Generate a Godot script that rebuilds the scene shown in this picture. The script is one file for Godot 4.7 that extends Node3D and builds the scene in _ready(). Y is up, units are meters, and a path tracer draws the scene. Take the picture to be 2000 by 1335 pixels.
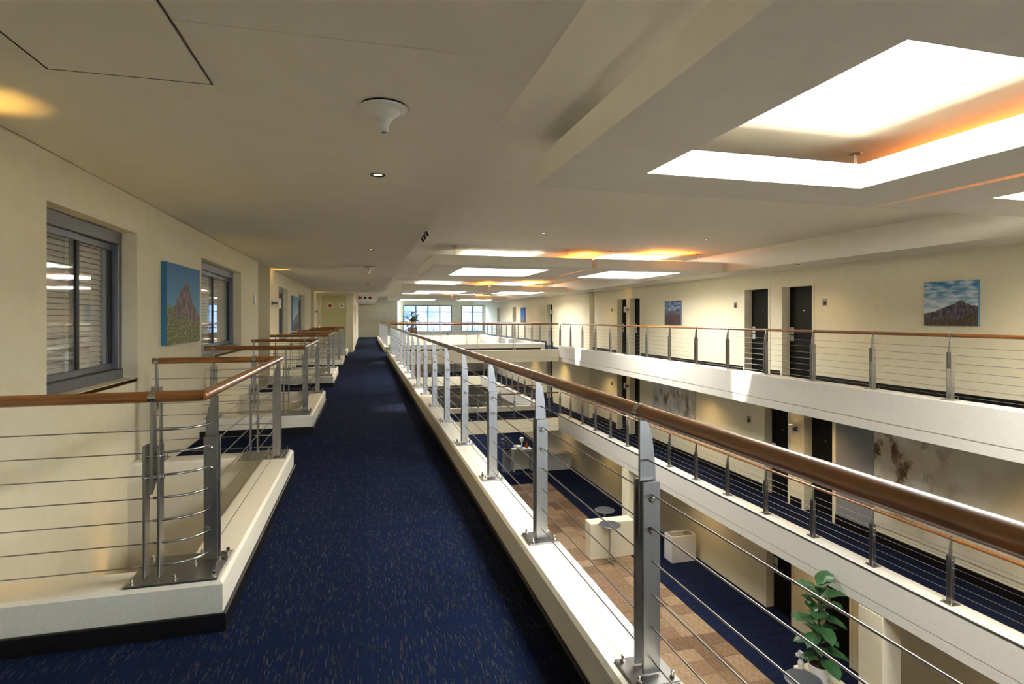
extends Node3D
# Hotel atrium seen from its top gallery. x runs across the building, y is up, the galleries run along -z; d = -z.

const EYE := 1.36
const L2 := -2.66
const L1 := -5.25
const C_LEFT := 2.34
const C_MAIN := 2.83
const C_RIGHT := 2.41
const BACK := -9.0        # the hall goes on behind the viewer

var M := {}
var taken := {}
var rng := RandomNumberGenerator.new()
var mesh_bank := {}

# ------------------------------------------------------------------ shapes
func st_new() -> SurfaceTool:
	var st := SurfaceTool.new()
	st.begin(Mesh.PRIMITIVE_TRIANGLES)
	return st

func tri(st, a, b, c, n):
	for p in [a, b, c]:
		st.set_normal(n)
		st.set_uv(Vector2(p.x, p.y))
		st.add_vertex(p)

func quad(st, a, b, c, d):
	var n = (d - a).cross(b - a)
	if n.length() < 1e-12:
		n = (c - a).cross(b - a)
	n = n.normalized()
	tri(st, a, b, c, n)
	tri(st, a, c, d, n)

func quad_n(st, a, b, c, d, na, nb, nc, nd):
	for e in [[a, na], [b, nb], [c, nc], [a, na], [c, nc], [d, nd]]:
		st.set_normal(e[1])
		st.set_uv(Vector2(e[0].x, e[0].y))
		st.add_vertex(e[0])

# a solid swept straight up from a plan outline (points x, z counter-clockwise seen with x right and z up), its upper edge chamfered
func inset(poly, t):
	var out := PackedVector2Array()
	var n = poly.size()
	for i in n:
		var a: Vector2 = poly[(i + n - 1) % n]
		var b: Vector2 = poly[i]
		var c: Vector2 = poly[(i + 1) % n]
		var n1: Vector2 = -(b - a).normalized().orthogonal()
		var n2: Vector2 = -(c - b).normalized().orthogonal()
		var m: Vector2 = (n1 + n2).normalized()
		out.append(b + m * t / maxf(0.25, m.dot(n1)))
	return out

func prism(st, poly_in, lo, hi, ch := 0.0, xf := Transform3D.IDENTITY):
	var poly := PackedVector2Array(poly_in)
	var area := 0.0
	for i in poly.size():
		area += poly[i].cross(poly[(i + 1) % poly.size()])
	if area < 0:
		poly.reverse()
	var n := poly.size()
	var rings = [[poly, lo], [poly, hi - ch]]
	if ch > 0.0:
		rings.append([inset(poly, ch), hi])
	for r in rings.size() - 1:
		for i in n:
			var j := (i + 1) % n
			var a = xf * Vector3(rings[r][0][i].x, rings[r][1], rings[r][0][i].y)
			var b = xf * Vector3(rings[r][0][j].x, rings[r][1], rings[r][0][j].y)
			var c = xf * Vector3(rings[r + 1][0][j].x, rings[r + 1][1], rings[r + 1][0][j].y)
			var d = xf * Vector3(rings[r + 1][0][i].x, rings[r + 1][1], rings[r + 1][0][i].y)
			quad(st, a, b, c, d)
	for cap in [[rings[0][0], lo, -1.0], [rings[-1][0], hi, 1.0]]:
		var pl: PackedVector2Array = cap[0]
		var idx := Geometry2D.triangulate_polygon(pl)
		var up: Vector3 = (xf.basis * Vector3(0, cap[2], 0)).normalized()
		for k in range(0, idx.size(), 3):
			var p = [pl[idx[k]], pl[idx[k + 1]], pl[idx[k + 2]]]
			var v = [xf * Vector3(p[0].x, cap[1], p[0].y), xf * Vector3(p[1].x, cap[1], p[1].y), xf * Vector3(p[2].x, cap[1], p[2].y)]
			if (v[2] - v[0]).cross(v[1] - v[0]).dot(up) < 0:
				v = [v[0], v[2], v[1]]
			tri(st, v[0], v[1], v[2], up)

func rect(x0, x1, z0, z1):
	return PackedVector2Array([Vector2(x0, z0), Vector2(x1, z0), Vector2(x1, z1), Vector2(x0, z1)])

# box given in x, y and depth d (z = -d)
func bx(st, x0, x1, y0, y1, d0, d1, ch := 0.0):
	if ch > 0.0:
		cbox(st, Vector3((x0 + x1) / 2, (y0 + y1) / 2, -(d0 + d1) / 2), Vector3(x1 - x0, y1 - y0, d1 - d0), ch)
	else:
		prism(st, rect(x0, x1, -d1, -d0), y0, y1)

# box with all its edges chamfered
func cbox(st, c, s, ch, basis := Basis.IDENTITY):
	var h = s / 2
	ch = minf(ch, minf(h.x, minf(h.y, h.z)) * 0.9)
	var f = func(p): return c + basis * p
	for ax in 3:
		var b = (ax + 1) % 3
		var g = (ax + 2) % 3
		for sg in [-1.0, 1.0]:
			var q = []
			for e in [[-1, -1], [1, -1], [1, 1], [-1, 1]]:
				var p := Vector3.ZERO
				p[ax] = h[ax] * sg
				p[b] = (h[b] - ch) * e[0]
				p[g] = (h[g] - ch) * e[1]
				q.append(f.call(p))
			if sg > 0: quad(st, q[0], q[3], q[2], q[1])
			else: quad(st, q[0], q[1], q[2], q[3])
			# edge along ax between the faces b and g
			for sb in [1.0]:
				pass
		for sb in [-1.0, 1.0]:
			for sg2 in [-1.0, 1.0]:
				var p1 := Vector3.ZERO
				p1[b] = h[b] * sb; p1[g] = (h[g] - ch) * sg2
				var p2 := Vector3.ZERO
				p2[b] = (h[b] - ch) * sb; p2[g] = h[g] * sg2
				var q = []
				for e in [[p1, -1.0], [p1, 1.0], [p2, 1.0], [p2, -1.0]]:
					var p: Vector3 = e[0]
					p[ax] = (h[ax] - ch) * e[1]
					q.append(p)
				var n = (q[3] - q[0]).cross(q[1] - q[0])
				var outw := Vector3.ZERO
				outw[b] = sb; outw[g] = sg2
				if n.dot(outw) < 0: q.reverse()
				quad(st, f.call(q[0]), f.call(q[1]), f.call(q[2]), f.call(q[3]))
	for sx in [-1.0, 1.0]:
		for sy in [-1.0, 1.0]:
			for sz in [-1.0, 1.0]:
				var a = Vector3(h.x * sx, (h.y - ch) * sy, (h.z - ch) * sz)
				var b2 = Vector3((h.x - ch) * sx, h.y * sy, (h.z - ch) * sz)
				var c2 = Vector3((h.x - ch) * sx, (h.y - ch) * sy, h.z * sz)
				var n = Vector3(sx, sy, sz).normalized()
				if (c2 - a).cross(b2 - a).dot(n) < 0:
					var t = b2; b2 = c2; c2 = t
				tri(st, f.call(a), f.call(b2), f.call(c2), (basis * n).normalized())

# round bar along a list of points
func tube(st, pts, r, sides := 8, caps := true):
	var rings = []
	var side := Vector3.ZERO
	for i in pts.size():
		var t: Vector3 = (pts[mini(i + 1, pts.size() - 1)] - pts[maxi(i - 1, 0)]).normalized()
		if side == Vector3.ZERO:
			side = t.cross(Vector3.UP if absf(t.y) < 0.9 else Vector3.RIGHT).normalized()
		side = (side - t * side.dot(t)).normalized()
		var up = side.cross(t)
		var rr = r[i] if r is Array else r
		var ring = []
		for k in sides:
			var a = TAU * k / sides
			var n = side * cos(a) + up * sin(a)
			ring.append([pts[i] + n * rr, n])
		rings.append([ring, t])
	for i in rings.size() - 1:
		for k in sides:
			var j = (k + 1) % sides
			var a = rings[i][0][k]; var b = rings[i + 1][0][k]; var c = rings[i + 1][0][j]; var d = rings[i][0][j]
			quad_n(st, a[0], d[0], c[0], b[0], a[1], d[1], c[1], b[1])
	if caps:
		for e in [[0, -1.0], [rings.size() - 1, 1.0]]:
			var ring = rings[e[0]][0]
			var n = rings[e[0]][1] * e[1]
			for k in range(1, sides - 1):
				var a = ring[0][0]; var b = ring[k][0]; var c = ring[k + 1][0]
				if (c - a).cross(b - a).dot(n) < 0: tri(st, a, c, b, n)
				else: tri(st, a, b, c, n)

# turned solid: profile of (radius, height) from the foot up
func lathe(st, prof, at := Vector3.ZERO, sides := 20):
	for i in prof.size() - 1:
		var p: Vector2 = prof[i]
		var q: Vector2 = prof[i + 1]
		var sl := Vector2(q.y - p.y, p.x - q.x).normalized()
		for k in sides:
			var a0 = TAU * k / sides
			var a1 = TAU * (k + 1) / sides
			var f = func(pr, a): return at + Vector3(pr.x * cos(a), pr.y, pr.x * sin(a))
			var g = func(a): return Vector3(sl.x * cos(a), sl.y, sl.x * sin(a))
			quad_n(st, f.call(p, a0), f.call(p, a1), f.call(q, a1), f.call(q, a0), g.call(a0), g.call(a1), g.call(a1), g.call(a0))

# ------------------------------------------------------------------ nodes
func numbered(called: String) -> String:
	if not taken.has(called):
		taken[called] = 0
		return called
	taken[called] += 1
	return "%s_%03d" % [called, taken[called]]

func put(called, mesh, mat, parent, at := Vector3.ZERO, basis := Basis.IDENTITY) -> MeshInstance3D:
	var o := MeshInstance3D.new()
	if mesh is SurfaceTool:
		mesh = mesh.commit()
	o.mesh = mesh
	o.material_override = mat
	o.name = numbered(called) if parent == self else called
	o.transform = Transform3D(basis, at)
	parent.add_child(o, true)
	return o

func tag(o, label, category, group := ""):
	o.set_meta("label", label)
	o.set_meta("category", category)
	if group != "": o.set_meta("group", group)
	return o

func thing(called, label, category, at := Vector3.ZERO, turn := 0.0, group := "") -> Node3D:
	var o := Node3D.new()
	o.name = numbered(called)
	add_child(o)
	o.position = at
	o.rotation.y = turn
	return tag(o, label, category, group)

func struct(called, st, mat, label := "", category := "") -> MeshInstance3D:
	var o := put(called, st, mat, self)
	o.set_meta("kind", "structure")
	if label != "":
		o.set_meta("label", label)
		o.set_meta("category", category)
	return o

func sbox(called, mat, x0, x1, y0, y1, d0, d1, label, category, ch := 0.0) -> MeshInstance3D:
	var st := st_new()
	bx(st, x0, x1, y0, y1, d0, d1, ch)
	return struct(called, st, mat, label, category)

func pbox(called, mat, parent, x0, x1, y0, y1, d0, d1, ch := 0.0) -> MeshInstance3D:
	var st := st_new()
	bx(st, x0, x1, y0, y1, d0, d1, ch)
	return put(called, st, mat, parent)

# ------------------------------------------------------------------ materials
func mat(called, col, rough := 0.9, metal := 0.0) -> StandardMaterial3D:
	var m := StandardMaterial3D.new()
	m.resource_name = called
	m.albedo_color = col
	m.roughness = rough
	m.metallic = metal
	M[called] = m
	return m

func noise_tex(freq, seed_, c0, c1, size := 512, octaves := 4) -> NoiseTexture2D:
	var n := FastNoiseLite.new()
	n.seed = seed_
	n.frequency = freq
	n.fractal_octaves = octaves
	var t := NoiseTexture2D.new()
	t.width = size
	t.height = size
	t.seamless = true
	t.noise = n
	var g := Gradient.new()
	g.set_color(0, c0)
	g.set_color(1, c1)
	t.color_ramp = g
	return t

func triplanar(m, sc, world := true):
	m.uv1_triplanar = true
	m.uv1_world_triplanar = world
	m.uv1_scale = sc if sc is Vector3 else Vector3(sc, sc, sc)
	return m

func carpet_image() -> ImageTexture:
	var s := 1024
	var im := Image.create(s, s, false, Image.FORMAT_RGB8)
	var n := FastNoiseLite.new()
	n.seed = 5
	n.frequency = 0.12
	for y in s:
		for x in s:
			var v = 0.5 + 0.28 * rng.randf_range(-1, 1) + 0.18 * n.get_noise_2d(x, y)
			im.set_pixel(x, y, Color(0.056 + 0.056 * v, 0.082 + 0.080 * v, 0.158 + 0.140 * v))
	for k in 2500:
		var x = rng.randi_range(4, s - 8)
		var y = rng.randi_range(2, s - 44)
		var l = rng.randi_range(14, 42)
		var b = rng.randf_range(0.15, 0.31)
		var c := Color(b * 0.98, b * 0.97, b * 0.95)
		var lean = rng.randf_range(-0.12, 0.12)
		for j in l:
			im.fill_rect(Rect2i(x + int(j * lean), y + j, 2, 1), c)
	return ImageTexture.create_from_image(im)

func make_materials():
	var m = mat("wall_paint", Color.WHITE, 0.85)
	m.albedo_texture = noise_tex(0.02, 11, Color8(234, 225, 194), Color8(240, 232, 204))
	triplanar(m, 0.6)
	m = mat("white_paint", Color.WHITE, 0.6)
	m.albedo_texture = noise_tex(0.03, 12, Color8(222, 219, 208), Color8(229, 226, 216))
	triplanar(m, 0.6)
	m = mat("kerb_paint", Color.WHITE, 0.55)
	m.albedo_texture = noise_tex(0.05, 13, Color8(230, 225, 207), Color8(237, 233, 217))
	m.normal_enabled = true
	var nt = noise_tex(0.06, 14, Color.BLACK, Color.WHITE)
	nt.as_normal_map = true
	nt.bump_strength = 2.0
	m.normal_texture = nt
	m.normal_scale = 0.25
	triplanar(m, 1.6)
	m = mat("ceiling_paint", Color.WHITE, 0.75)
	m.albedo_texture = noise_tex(0.015, 15, Color8(240, 235, 215), Color8(245, 240, 222))
	triplanar(m, 0.4)
	m = mat("cloud_paint", Color.WHITE, 0.8)
	m.albedo_texture = noise_tex(0.015, 16, Color8(230, 226, 210), Color8(236, 232, 217))
	triplanar(m, 0.4)
	mat("green_paint", Color8(206, 202, 150), 0.8)
	mat("grey_paint", Color8(140, 142, 146), 0.85)
	m = mat("carpet", Color.WHITE, 1.0)
	m.metallic_specular = 0.15
	m.albedo_texture = ImageTexture.new()
	m.albedo_texture = carpet_image()
	triplanar(m, 0.8)
	m = mat("skirting", Color8(17, 15, 14), 0.4)
	for e in [["wood_d", Vector3(9, 9, 0.5)], ["wood_x", Vector3(0.5, 9, 9)]]:
		m = mat(e[0], Color.WHITE, 0.38)
		m.albedo_texture = noise_tex(0.012, 21, Color8(112, 66, 24), Color8(176, 112, 48), 512, 5)
		m.clearcoat_enabled = true
		m.clearcoat = 0.9
		m.clearcoat_roughness = 0.14
		triplanar(m, e[1])
	m = mat("steel", Color.WHITE, 0.34, 1.0)
	m.albedo_texture = noise_tex(0.02, 31, Color8(160, 159, 156), Color8(176, 175, 172))
	m.roughness_texture = noise_tex(0.015, 32, Color(0.9, 0.9, 0.9), Color.WHITE)
	triplanar(m, Vector3(22, 0.6, 22))
	mat("cable_steel", Color8(150, 148, 144), 0.42, 1.0)
	mat("steel_bright", Color8(196, 195, 190), 0.22, 1.0)
	mat("aluminium", Color8(126, 129, 136), 0.42, 0.8)
	mat("black_metal", Color8(24, 23, 22), 0.5, 0.3)
	mat("black_door", Color8(13, 12, 12), 0.5)
	M.black_door.metallic_specular = 0.3
	mat("bounce_cut_board", Color8(84, 74, 62), 0.95)
	mat("blind", Color8(238, 230, 206), 0.7)
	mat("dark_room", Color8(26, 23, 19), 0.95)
	mat("white_plastic", Color8(238, 235, 226), 0.45)
	mat("porcelain", Color8(240, 240, 238), 0.2)
	mat("brass_plate", Color8(150, 146, 136), 0.35, 0.8)
	mat("orange_glass", Color8(190, 84, 22), 0.25)
	mat("soil", Color8(66, 42, 30), 1.0)
	mat("bark", Color8(82, 66, 48), 0.9)
	m = mat("fig_leaf", Color.WHITE, 0.38)
	m.albedo_texture = noise_tex(0.02, 41, Color8(34, 72, 42), Color8(74, 118, 66))
	triplanar(m, 5.0, false)
	m.backlight_enabled = true
	m.backlight = Color(0.05, 0.10, 0.03)
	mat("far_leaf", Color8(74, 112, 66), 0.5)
	mat("glare_leaf", Color8(176, 190, 164), 0.55)
	mat("dark_leaf", Color8(26, 34, 24), 0.5)
	m = mat("pebble", Color8(150, 140, 128), 0.85)
	mat("lamp_white", Color8(236, 232, 220), 0.4)
	mat("exterior_wall", Color8(104, 112, 122), 0.9)
	mat("exterior_glass", Color8(38, 62, 96), 0.15)
	mat("exterior_paving", Color8(96, 96, 94), 0.95)
	mat("window_bar", Color8(96, 102, 110), 0.5)
	mat("red_print", Color8(172, 40, 36), 0.6)
	mat("black_print", Color8(30, 30, 30), 0.6)
	mat("silver_card", Color8(206, 206, 200), 0.5)
	mat("brown_wood", Color8(96, 58, 34), 0.5)
	m = mat("glass", Color(0.86, 0.90, 0.90, 0.10), 0.03)
	m.transparency = BaseMaterial3D.TRANSPARENCY_ALPHA
	m.metallic_specular = 0.75
	for k in 5:
		var c0 = [Color8(138, 108, 78), Color8(158, 126, 92), Color8(118, 90, 64), Color8(166, 136, 102), Color8(142, 108, 80)][k]
		m = mat("tile_%d" % k, Color.WHITE, 0.42)
		m.albedo_texture = noise_tex(0.022, 60 + k, c0.darkened(0.16), c0.lightened(0.14), 256, 5)
		triplanar(m, 1.7)
	mat("grout", Color8(120, 94, 70), 0.9)

func glow(called, col, energy) -> StandardMaterial3D:
	var m := mat(called, col, 0.6)
	m.emission_enabled = true
	m.emission = col
	m.emission_energy_multiplier = energy
	return m

# ------------------------------------------------------------------ prints
func along(pts, u):
	for i in pts.size() - 1:
		if u <= pts[i + 1][0]:
			return lerpf(pts[i][1], pts[i + 1][1], smoothstep(pts[i][0], pts[i + 1][0], u) * 0.5 + 0.5 * (u - pts[i][0]) / (pts[i + 1][0] - pts[i][0]))
	return pts[-1][1]

func peak_print(seed_, ridge_pts, bush_pts, sky_top, sky_low, rock, bush, clouds) -> ImageTexture:
	var s := 256
	var im := Image.create(s, s, false, Image.FORMAT_RGB8)
	var n := FastNoiseLite.new()
	n.seed = seed_
	n.frequency = 0.02
	n.fractal_octaves = 5
	var fine := FastNoiseLite.new()
	fine.seed = seed_ + 7
	fine.frequency = 0.11
	for x in s:
		var u = float(x) / s
		var ridge = along(ridge_pts, u) + 0.02 * n.get_noise_2d(x * 2.5, 3.0)
		var wood = along(bush_pts, u) + 0.06 * n.get_noise_2d(x * 1.6, 90.0) + 0.03 * fine.get_noise_2d(x * 0.9, 9.0)
		for y in s:
			var v = float(y) / s
			var c: Color = sky_top.lerp(sky_low, clampf(v / 0.75, 0, 1))
			if clouds > 0.0:
				var k = clampf(0.5 + 1.2 * n.get_noise_2d(x * 0.6, y * 1.7) + 0.3 * (v - 0.2), 0, 1) * clouds
				c = c.lerp(Color8(226, 232, 236), k)
			if v > ridge:
				c = rock.darkened(0.35).lerp(rock.lightened(0.25), clampf(0.5 + 0.9 * n.get_noise_2d(x * 2.2, y * 1.1), 0, 1))
			if v > wood:
				c = bush.darkened(0.65).lerp(bush.lightened(0.2), clampf(0.45 + 0.9 * fine.get_noise_2d(x, y), 0, 1))
			im.set_pixel(x, y, c)
	return ImageTexture.create_from_image(im)

func abstract_print(seed_, base, tint, dark, w, h, centre, spread := 1.0, fine := 1.0) -> ImageTexture:
	var im := Image.create(w, h, false, Image.FORMAT_RGB8)
	var n := FastNoiseLite.new()
	n.seed = seed_
	n.frequency = 0.009
	n.fractal_octaves = 5
	n.domain_warp_enabled = true
	n.domain_warp_amplitude = 40.0
	for x in w:
		for y in h:
			var a = n.get_noise_2d(x * fine, y * fine * 0.8)
			var b = n.get_noise_2d(x * 1.8 * fine + 500, y * 0.9 * fine)
			var c: Color = base.lerp(tint, clampf(0.5 + a * 1.2, 0, 1))
			var near = clampf(1.3 - Vector2((float(x) / w - centre.x) * spread, (float(y) / h - centre.y)).length() * 1.9, 0, 1)
			c = c.lerp(dark, clampf((b - 0.02) * 2.6, 0, 1) * near)
			c = c.lerp(Color8(232, 230, 220), clampf((a - 0.10) * 3.0, 0, 1) * near * 0.85)
			im.set_pixel(x, y, c)
	return ImageTexture.create_from_image(im)

# a stretched canvas: its face looks along +x before it is turned; print on the face, wrapped sides
func canvas(label, tex, at, w, h, turn, depth := 0.04, group := ""):
	var t := thing("canvas_print", label, "picture", at, turn, group)
	var m := StandardMaterial3D.new()
	m.resource_name = "print"
	m.albedo_texture = tex
	m.roughness = 0.6
	var edge := StandardMaterial3D.new()
	edge.resource_name = "print_edge"
	edge.albedo_color = tex.get_image().get_pixel(4, tex.get_height() / 3).darkened(0.1)
	edge.roughness = 0.7
	var st := st_new()
	cbox(st, Vector3(depth / 2, 0, 0), Vector3(depth - 0.002, h, w), 0.003)
	put("stretcher", st, edge, t)
	st = st_new()
	var q = [Vector3(depth, h / 2, w / 2), Vector3(depth, h / 2, -w / 2), Vector3(depth, -h / 2, -w / 2), Vector3(depth, -h / 2, w / 2)]
	var uv = [Vector2(0, 0), Vector2(1, 0), Vector2(1, 1), Vector2(0, 1)]
	for i in [0, 1, 2, 0, 2, 3]:
		st.set_normal(Vector3.RIGHT)
		st.set_uv(uv[i])
		st.add_vertex(q[i])
	put("print", st, m, t)
	return t

# ------------------------------------------------------------------ railings
const POST_H := 0.845      # plate to centre of handrail
const CABLES := [0.06, 0.165, 0.27, 0.375, 0.48, 0.585, 0.69]

func post_meshes():
	# built for a run along z; the curved side of the blade looks to +x
	var st := st_new()
	cbox(st, Vector3(0, 0.312, 0), Vector3(0.06, 0.608, 0.010), 0.0015)
	mesh_bank.bar = st.commit()
	st = st_new()
	var prof := PackedVector2Array([Vector2(-0.027, 0.40), Vector2(-0.027, 0.825), Vector2(-0.012, 0.825)])
	for k in 7:
		var t = k / 6.0
		prof.append(Vector2(-0.012 + 0.041 * sin(t * PI / 2), 0.825 - 0.205 * (1.0 - cos(t * PI / 2)) - 0.02 * t))
	prof.append(Vector2(0.029, 0.45))
	prism(st, prof, -0.006, 0.006, 0.0, Transform3D(Basis(Vector3.RIGHT, Vector3.BACK, Vector3.UP), Vector3.ZERO))
	mesh_bank.blade = st.commit()
	st = st_new()
	prism(st, rect(-0.078, 0.078, -0.078, 0.078), 0.0, 0.009, 0.0015)
	mesh_bank.plate = st.commit()
	st = st_new()
	lathe(st, [Vector2(0.0085, 0.0), Vector2(0.0085, 0.007), Vector2(0.0055, 0.010), Vector2(0.0055, 0.024), Vector2(0.0, 0.027)], Vector3.ZERO, 8)
	mesh_bank.anchor = st.commit()
	st = st_new()
	lathe(st, [Vector2(0.0, -0.044), Vector2(0.008, -0.044), Vector2(0.011, -0.040), Vector2(0.011, 0.040), Vector2(0.008, 0.044), Vector2(0.0, 0.044)], Vector3.ZERO, 10)
	mesh_bank.bolt = st.commit()
	st = st_new()
	tube(st, [Vector3(0, 0, -0.016), Vector3(0, 0, 0.016)], 0.0262, 16, false)
	tube(st, [Vector3(0, -0.03, 0), Vector3(0, -0.012, 0)], 0.008, 6, false)
	mesh_bank.collar = st.commit()

# one post with its plate, bars, blade and bolts; detail 2 near, 1 middle, 0 far
func post(rail, at, turn, tall, detail, plate := true):
	var b := Basis(Vector3.UP, turn)
	var p := put("post", mesh_bank.blade, M.steel, rail, at, b.scaled_local(Vector3(1, tall / POST_H, 1)))
	for s in [-1.0, 1.0]:
		put("bar", mesh_bank.bar, M.steel, p, Vector3(0, 0.008, 0.028 * s))
	if plate:
		put("base_plate", mesh_bank.plate, M.steel, p)
		if detail > 0:
			for e in [[-1, -1], [1, -1], [1, 1], [-1, 1]]:
				put("anchor_bolt", mesh_bank.anchor, M.steel_bright, p, Vector3(0.058 * e[0], 0.008, 0.058 * e[1]))
	if detail > 0:
		for y in [0.57, 0.47]:
			put("bolt", mesh_bank.bolt, M.steel_bright, p, Vector3(0.0, y, 0), Basis(Vector3.RIGHT, PI / 2))
	return p

# straight run of railing from a to b (points on the kerb), posts at the given distances from a
func straight_run(label, a, b, stops, flip, detail, tall := POST_H, group := ""):
	var t := thing("cable_railing", label, "railing", a, 0.0, group)
	run_parts(t, Vector3.ZERO, b - a, stops, flip, detail, tall)
	return t

func run_parts(t, a, b, stops, flip, detail, tall, rail_ends := Vector2.ZERO):
	var dir: Vector3 = (b - a).normalized()
	var turn = atan2(dir.x, dir.z) + (PI if flip else 0.0)
	var wood = M.wood_x if absf(dir.x) > 0.5 else M.wood_d
	var off = Basis(Vector3.UP, turn) * Vector3(-0.02, 0, 0)
	var up = Vector3(0, tall, 0)
	var st := st_new()
	tube(st, [a + off + up - dir * rail_ends.x, b + off + up + dir * rail_ends.y], 0.0245, 20)
	put("handrail", st, wood, t)
	var f = tall / POST_H
	for y in CABLES:
		st = st_new()
		tube(st, [a + Vector3(0, y * f, 0), b + Vector3(0, y * f, 0)], 0.0028, 6)
		put("cable", st, M.cable_steel, t)
	for s in stops:
		post(t, a + dir * s, turn, tall, detail)
		put("collar", mesh_bank.collar, M.steel_bright, t, a + dir * s + off + up, Basis(Vector3.UP, turn))

# railing on three sides of a floor opening beside the long wall
func well_railing(label, x_in, x_out, d0, d1, base, tall, detail):
	var t := thing("cable_railing", label, "railing", Vector3(x_out, base, -d0), 0.0, "railings round the floor openings")
	var up = Vector3(0, tall, 0)
	var f = tall / POST_H
	var w = x_in - x_out            # negative: the wall side
	var len = d1 - d0
	var c1 := Vector3(0, 0, 0)
	var c2 := Vector3(0, 0, -len)
	var e1 := Vector3(w, 0, 0)
	var e2 := Vector3(w + 0.12, 0, -len)
	# handrail in three pieces meeting in mitres
	for e in [[e1, c1, M.wood_x], [c1, c2, M.wood_d], [c2, e2, M.wood_x]]:
		var st := st_new()
		tube(st, [e[0] + up, e[1] + up], 0.0245, 20)
		put("handrail", st, e[2], t)
	for e in [c1, c2]:
		var st := st_new()
		lathe(st, [Vector2(0, -0.0245), Vector2(0.0125, -0.021), Vector2(0.021, -0.0125), Vector2(0.0245, 0), Vector2(0.021, 0.0125), Vector2(0.0125, 0.021), Vector2(0, 0.0245)], e + up, 16)
		put("mitre_joint", st, M.wood_d, t)
	# posts: two beside each corner, one at each end
	var spots = [[Vector3(-0.20, 0, 0), PI / 2, false], [Vector3(0, 0, -0.15), PI, true], [Vector3(0, 0, -len + 0.15), PI, true], [Vector3(-0.20, 0, -len), PI / 2, false], [e2 + Vector3(0.03, 0, 0), PI / 2, true], [e1 + Vector3(0.10, 0, 0), PI / 2, true]]
	for s in spots:
		post(t, s[0], s[1], tall, detail, s[2])
		if s[1] < 2.0:
			put("collar", mesh_bank.collar, M.steel_bright, t, s[0] + up, Basis(Vector3.UP, PI / 2))
	for k in 2:
		var dz = -0.07 if k == 0 else -len + 0.07
		var st := st_new()
		prism(st, rect(-0.285, 0.075, -0.155, 0.155), 0.001, 0.010, 0.0015, Transform3D(Basis.IDENTITY, Vector3(0, 0, dz)))
		var pl := put("corner_plate", st, M.steel, t)
		if detail > 0:
			for e in [[-0.265, -0.13], [-0.265, 0.13], [0.055, -0.13], [0.055, 0.13], [-0.1, 0.13 if k == 0 else -0.13]]:
				put("anchor_bolt", mesh_bank.anchor, M.steel_bright, pl, Vector3(e[0], 0.009, dz + e[1]))
	for y in CABLES:
		var h = Vector3(0, y * f, 0)
		for e in [[e1, Vector3(-0.20, 0, 0)], [Vector3(0, 0, -0.15), Vector3(0, 0, -len + 0.15)], [Vector3(-0.20, 0, -len), e2]]:
			var st := st_new()
			tube(st, [e[0] + h, e[1] + h], 0.0026, 6)
			put("cable", st, M.cable_steel, t)
		for s in [[0.0, -0.15], [-len, -len + 0.15]]:
			var pts = []
			for k in 9:
				var q = k / 8.0
				var p0 = Vector3(-0.20, 0, s[0]); var p1 = Vector3(-0.01, 0, s[0]); var p2 = Vector3(0, 0, s[1])
				pts.append(p0 * (1 - q) * (1 - q) + p1 * 2 * q * (1 - q) + p2 * q * q + h)
			var st := st_new()
			tube(st, pts, 0.0055, 8)
			put("corner_tube", st, M.steel_bright, t)
	return t

# ------------------------------------------------------------------ building pieces
func slab(x0, x1, d0, d1, top, deep, label):
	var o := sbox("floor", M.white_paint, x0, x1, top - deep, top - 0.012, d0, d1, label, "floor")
	var st := st_new()
	bx(st, x0, x1, top - 0.012, top, d0, d1)
	put("carpet", st, M.carpet, o)
	return o

func kerb(poly, lo, hi, label):
	var st := st_new()
	prism(st, poly, lo, hi, 0.014)
	return struct("kerb", st, M.kerb_paint, label, "kerb")

func downlight(at, label, warm, spot_energy, aim = null, angle := 38.0, lit := true):
	var t := thing("ceiling_downlight", label, "downlight", at, 0.0, "recessed ceiling downlights")
	var st := st_new()
	lathe(st, [Vector2(0.036, 0.012), Vector2(0.036, -0.002), Vector2(0.048, -0.006), Vector2(0.05, 0.0)], Vector3.ZERO, 20)
	put("trim_ring", st, M.black_metal, t)
	st = st_new()
	lathe(st, [Vector2(0.0, -0.001), Vector2(0.022, -0.002), Vector2(0.034, 0.004)], Vector3.ZERO, 16)
	put("lamp", st, M.lamp_glow if lit else M.lamp_white, t)
	if lit:
		var l := SpotLight3D.new()
		l.name = "downlight_beam"
		l.light_color = warm
		l.light_energy = spot_energy
		l.light_size = 0.03
		l.spot_range = 30.0
		l.spot_angle = angle
		l.spot_attenuation = 2.0
		l.spot_angle_attenuation = 1.0
		l.shadow_enabled = true
		t.add_child(l)
		l.position = Vector3(0, -0.02, 0)
		var to: Vector3 = (aim - at) if aim != null else Vector3(0, -1, 0)
		l.basis = Basis.looking_at(to.normalized(), Vector3.RIGHT if absf(to.normalized().y) > 0.99 else Vector3.UP)
	return t

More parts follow.
